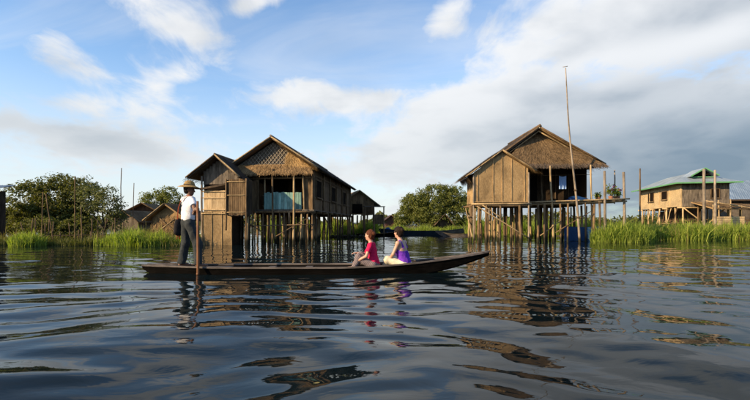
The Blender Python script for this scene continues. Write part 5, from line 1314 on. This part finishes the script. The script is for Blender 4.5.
    for i in range(len(sm) - 1): sb.beam(sm[i], sm[i + 1], 0.034, 0.008, (sm[i] + Vector((-0.2, -0.1, 0.72)) - Vector((0, 0, 1.15))).normalized())
    sb.build('strap', M['red_strap'], bag)
    ts = MB()
    for k in range(7): ts.tube([(J(0.02), J(0.05), -0.06), (J(0.03), J(0.06), -0.17)], [0.006, 0.004], 4)
    ts.build('tassel', M['red_strap'], bag)
    # pole
    oar = empty('steering_pole', (oar_x, 8.82, 0)); tag(oar, 'smooth brown wooden pole held upright by the boatman and dipping into the lake', 'pole')
    MB().tube([(0.02, -0.06, -1.0), (0.015, -0.03, -0.3), (0.008, 0, 0.3), (0.0, 0.01, 0.9), (-0.008, 0.02, 1.45)], [0.030, 0.028, 0.027, 0.025, 0.022], 9).build('shaft', M['oar'], oar)
    MB().tube([(0.012, -0.015, 0.0), (0.010, -0.012, 0.04)], [0.032, 0.032], 9).build('ring', M['oar'], oar)
    bl = MB().prism([(-0.01, -0.08, -1.6), (0.05, -0.16, -1.6), (0.07, -0.14, -0.95), (0.0, -0.02, -0.95)], (0.02, 0.015, 0)).build('blade', M['oar'], oar)
boatman()

def seated(px_, top_py, D, yaw, head_dir, hair, skirt, topm, label, knees, hands, sleeve, strap, lean=0.0, bun=None, kneeh=0.30):
    X0 = (px_ - CX) / F * D
    ht = H + (YH - top_py) / F * D
    zs = 0.075; sc = (ht - zs) / 0.845
    frame = Matrix.Translation((X0, D, zs)) @ Matrix.Rotation(yaw, 4, 'Z') @ Matrix.Scale(sc, 4)
    inv = frame.inverted()
    s = SDF(0.0065); ln = lambda z: lean * z      # forward lean
    pel = V3(0, 0, 0.10); chest = V3(0, 0.01 + ln(.36), 0.37)
    shl, shr = V3(-0.155, ln(.5) + 0.0, 0.51), V3(0.155, ln(.5) + 0.0, 0.51)
    s.ell(pel, (0.165, 0.12, 0.115), 0.05); s.ell(V3(0, ln(.22), 0.23), (0.125, 0.095, 0.13), 0.06); s.ell(chest, (0.140, 0.098, 0.15), 0.06)
    s.cone(shl, shr, 0.046, 0.046, 0.06); nb = V3(0, ln(.55) + 0.005, 0.54); hc = V3(0, ln(.7) + 0.025, 0.715)
    s.cone(nb, hc - V3(0, 0.0, 0.06), 0.050, 0.043, 0.04)
    for sg in (1, -1): s.ell(chest + V3(sg * 0.065, 0.085, 0.0), (0.058, 0.05, 0.058), 0.04)
    hw = np.array(inv.to_3x3() @ Vector(head_dir)); q, rot, colf = head(s, hc, hw, k=0.98)
    for sh, el, hd_, pn in ((shl,) + hands[0], (shr,) + hands[1]):
        el, hd_ = V3(*el), V3(*hd_); d = hd_ - el; wr = el + d / np.linalg.norm(d) * 0.215
        arm(s, sh, el, wr, d, pn, False, 0.86)
    legs = []
    for sg, (kx, ky, kz, ax, ay, az_) in zip((-1, 1), knees):
        hp, kk, an = V3(sg * 0.085, 0.02, 0.09), V3(kx, ky, kz), V3(ax, ay, az_)
        s.cone(hp, kk, 0.082, 0.056, 0.05); s.cone(kk, an, 0.053, 0.034, 0.03); d = V3(0, 0.17, 0.0)
        s.cone(an + V3(0, -0.02, -0.01), an + d + V3(0, 0, -0.015), 0.033, 0.022, 0.03); legs.append((hp, kk, an))
    body = s.mesh('person', [M['skin_fair'], M['lip'], M['eye']], None, None, colf); body.matrix_basis = frame
    tag(body, label, 'person', 'women seated in the canoe')
    t = SDF(0.0065)
    t.ell(V3(0, 0, 0.12), (0.172, 0.128, 0.12), 0.05); t.ell(V3(0, ln(.22), 0.23), (0.140, 0.110, 0.13), 0.06); t.ell(chest, (0.152, 0.110, 0.155), 0.06)
    for sg in (1, -1): t.ell(chest + V3(sg * 0.065, 0.088, 0.0), (0.064, 0.056, 0.064), 0.04)
    if sleeve:
        t.cone(shl, shr, 0.064, 0.064, 0.06); t.cone(nb - V3(0, 0, 0.03), nb + V3(0, 0, 0.02), 0.075, 0.066, 0.04)
        cl = lambda X, Y, Z: np.maximum(0.05 - Z, Z - (0.57 - 0.5 * np.maximum(Y - ln(.5), 0)))
    else:
        for sg in (1, -1):
            pts = [V3(sg * 0.085, -0.085 + ln(.4), 0.42), V3(sg * 0.085, -0.045 + ln(.5), 0.52), V3(sg * 0.085, ln(.5) + 0.0, 0.562), V3(sg * 0.085, 0.055 + ln(.5), 0.52), V3(sg * 0.08, 0.11 + ln(.45), 0.44)]
            for a_, b_ in zip(pts[:-1], pts[1:]): t.cone(a_, b_, 0.013, 0.013, 0.01)
        def cl(X, Y, Z):
            strapz = (np.abs(np.abs(X) - 0.085) < 0.022)
            return np.maximum(0.05 - Z, np.where(strapz & (Z > 0.40), -1, Z - (0.365 + 0.6 * np.maximum(Y - ln(.4) + 0.02, 0))))
    tp = t.mesh('top', [topm], body, cl, None, 0.008)
    if sleeve:
        for sh, hnd in ((shl, hands[0]), (shr, hands[1])): sleeve_piece(sh, V3(*hnd[0]), 0.060, 0.058, 0.15, topm, tp)
    u = SDF(0.0065); u.ell(V3(0, 0, 0.10), (0.178, 0.132, 0.112), 0.05)
    for hp, kk, an in legs: u.cone(hp, kk, 0.100, 0.074, 0.05); u.cone(kk, an, 0.074, 0.062, 0.04)
    u.mesh('trousers', [skirt], body, lambda X, Y, Z: np.maximum(Z - 0.42, -0.02 - Z), None, 0.008)
    hr = SDF(0.0065); hr.ell(q(0, -0.022, 0.032), (0.084, 0.102, 0.094), 0.02, rot); hr.ell(q(0, -0.055, -0.035), (0.070, 0.055, 0.065), 0.03, rot)
    if bun: hr.ell(q(*bun), (0.045, 0.045, 0.045), 0.02, rot)
    for sg in (1, -1): hr.ell(q(sg * 0.058, -0.01, 0.02), (0.030, 0.055, 0.055), 0.02, rot)
    fw_ = np.array([rot[i][1] for i in range(3)]); up_ = np.array([rot[i][2] for i in range(3)])
    def hclip(X, Y, Z):
        f_ = (X - hc[0]) * fw_[0] + (Y - hc[1]) * fw_[1] + (Z - hc[2]) * fw_[2]; u_ = (X - hc[0]) * up_[0] + (Y - hc[1]) * up_[1] + (Z - hc[2]) * up_[2]
        return np.maximum(f_ - (0.02 + np.clip((u_ - 0.0) * 1.0, -0.03, 0.07)), -0.105 - u_)
    hr.mesh('hair', [hair], body, hclip, None, 0.009, 2.6, (1, 1, 0.35))
    return body
# local frame: +y forward (towards the stern, image left), +x her right (away from the camera)
seated(374, 229, DB, R(80), (-0.85, 0.52, -0.02), M['hair_auburn'], M['stripe_cloth'], M['magenta'],
       'auburn-haired woman in magenta shirt and striped trousers seated in the canoe',
       [(-0.13, 0.30, 0.26, -0.15, 0.40, 0.03), (0.12, 0.31, 0.28, 0.12, 0.42, 0.03)],
       [((-0.22, 0.12, 0.29), (-0.16, 0.36, 0.16), (0.8, 0.2, -0.5)), ((0.20, 0.14, 0.31), (0.13, 0.36, 0.33), (-0.1, -0.2, -1))], True, False, 0.10, (0, -0.115, 0.03))
seated(405, 226, DB, R(62), (-0.62, 0.78, 0.0), M['hair_brown'], M['cream_cloth'], M['violet'],
       'dark-haired woman in violet strap top and cream trousers seated in the canoe',
       [(-0.16, 0.30, 0.19, -0.02, 0.42, 0.03), (0.15, 0.32, 0.20, 0.04, 0.46, 0.03)],
       [((-0.20, 0.16, 0.30), (-0.10, 0.36, 0.12), (0.5, -0.3, -0.7)), ((0.19, 0.18, 0.30), (0.10, 0.40, 0.22), (-0.1, -0.2, -1))], False, True, 0.16, (0, -0.11, 0.05))

# one yellow leaf drifting in the foreground
lf = MB(); n = 14; V = [(0, 0, 0.006)] + [(0.022 * math.cos(a) * (1 + 0.35 * math.cos(a)), 0.014 * math.sin(a), 0.006 + 0.004 * math.sin(2 * a)) for a in [2 * math.pi * i / n for i in range(n)]]
V2 = [(x, y, z - 0.004) for x, y, z in V]
fs = [(0, 1 + i, 1 + (i + 1) % n) for i in range(n)]; lf.add(V, fs); lf.add(V2, [f[::-1] for f in fs])
o = lf.build('floating_leaf', M['reed_dry']); o.location = (-0.37, 2.78, 0.012); tag(o, 'small yellow leaf floating on the dark water in the foreground', 'leaf')
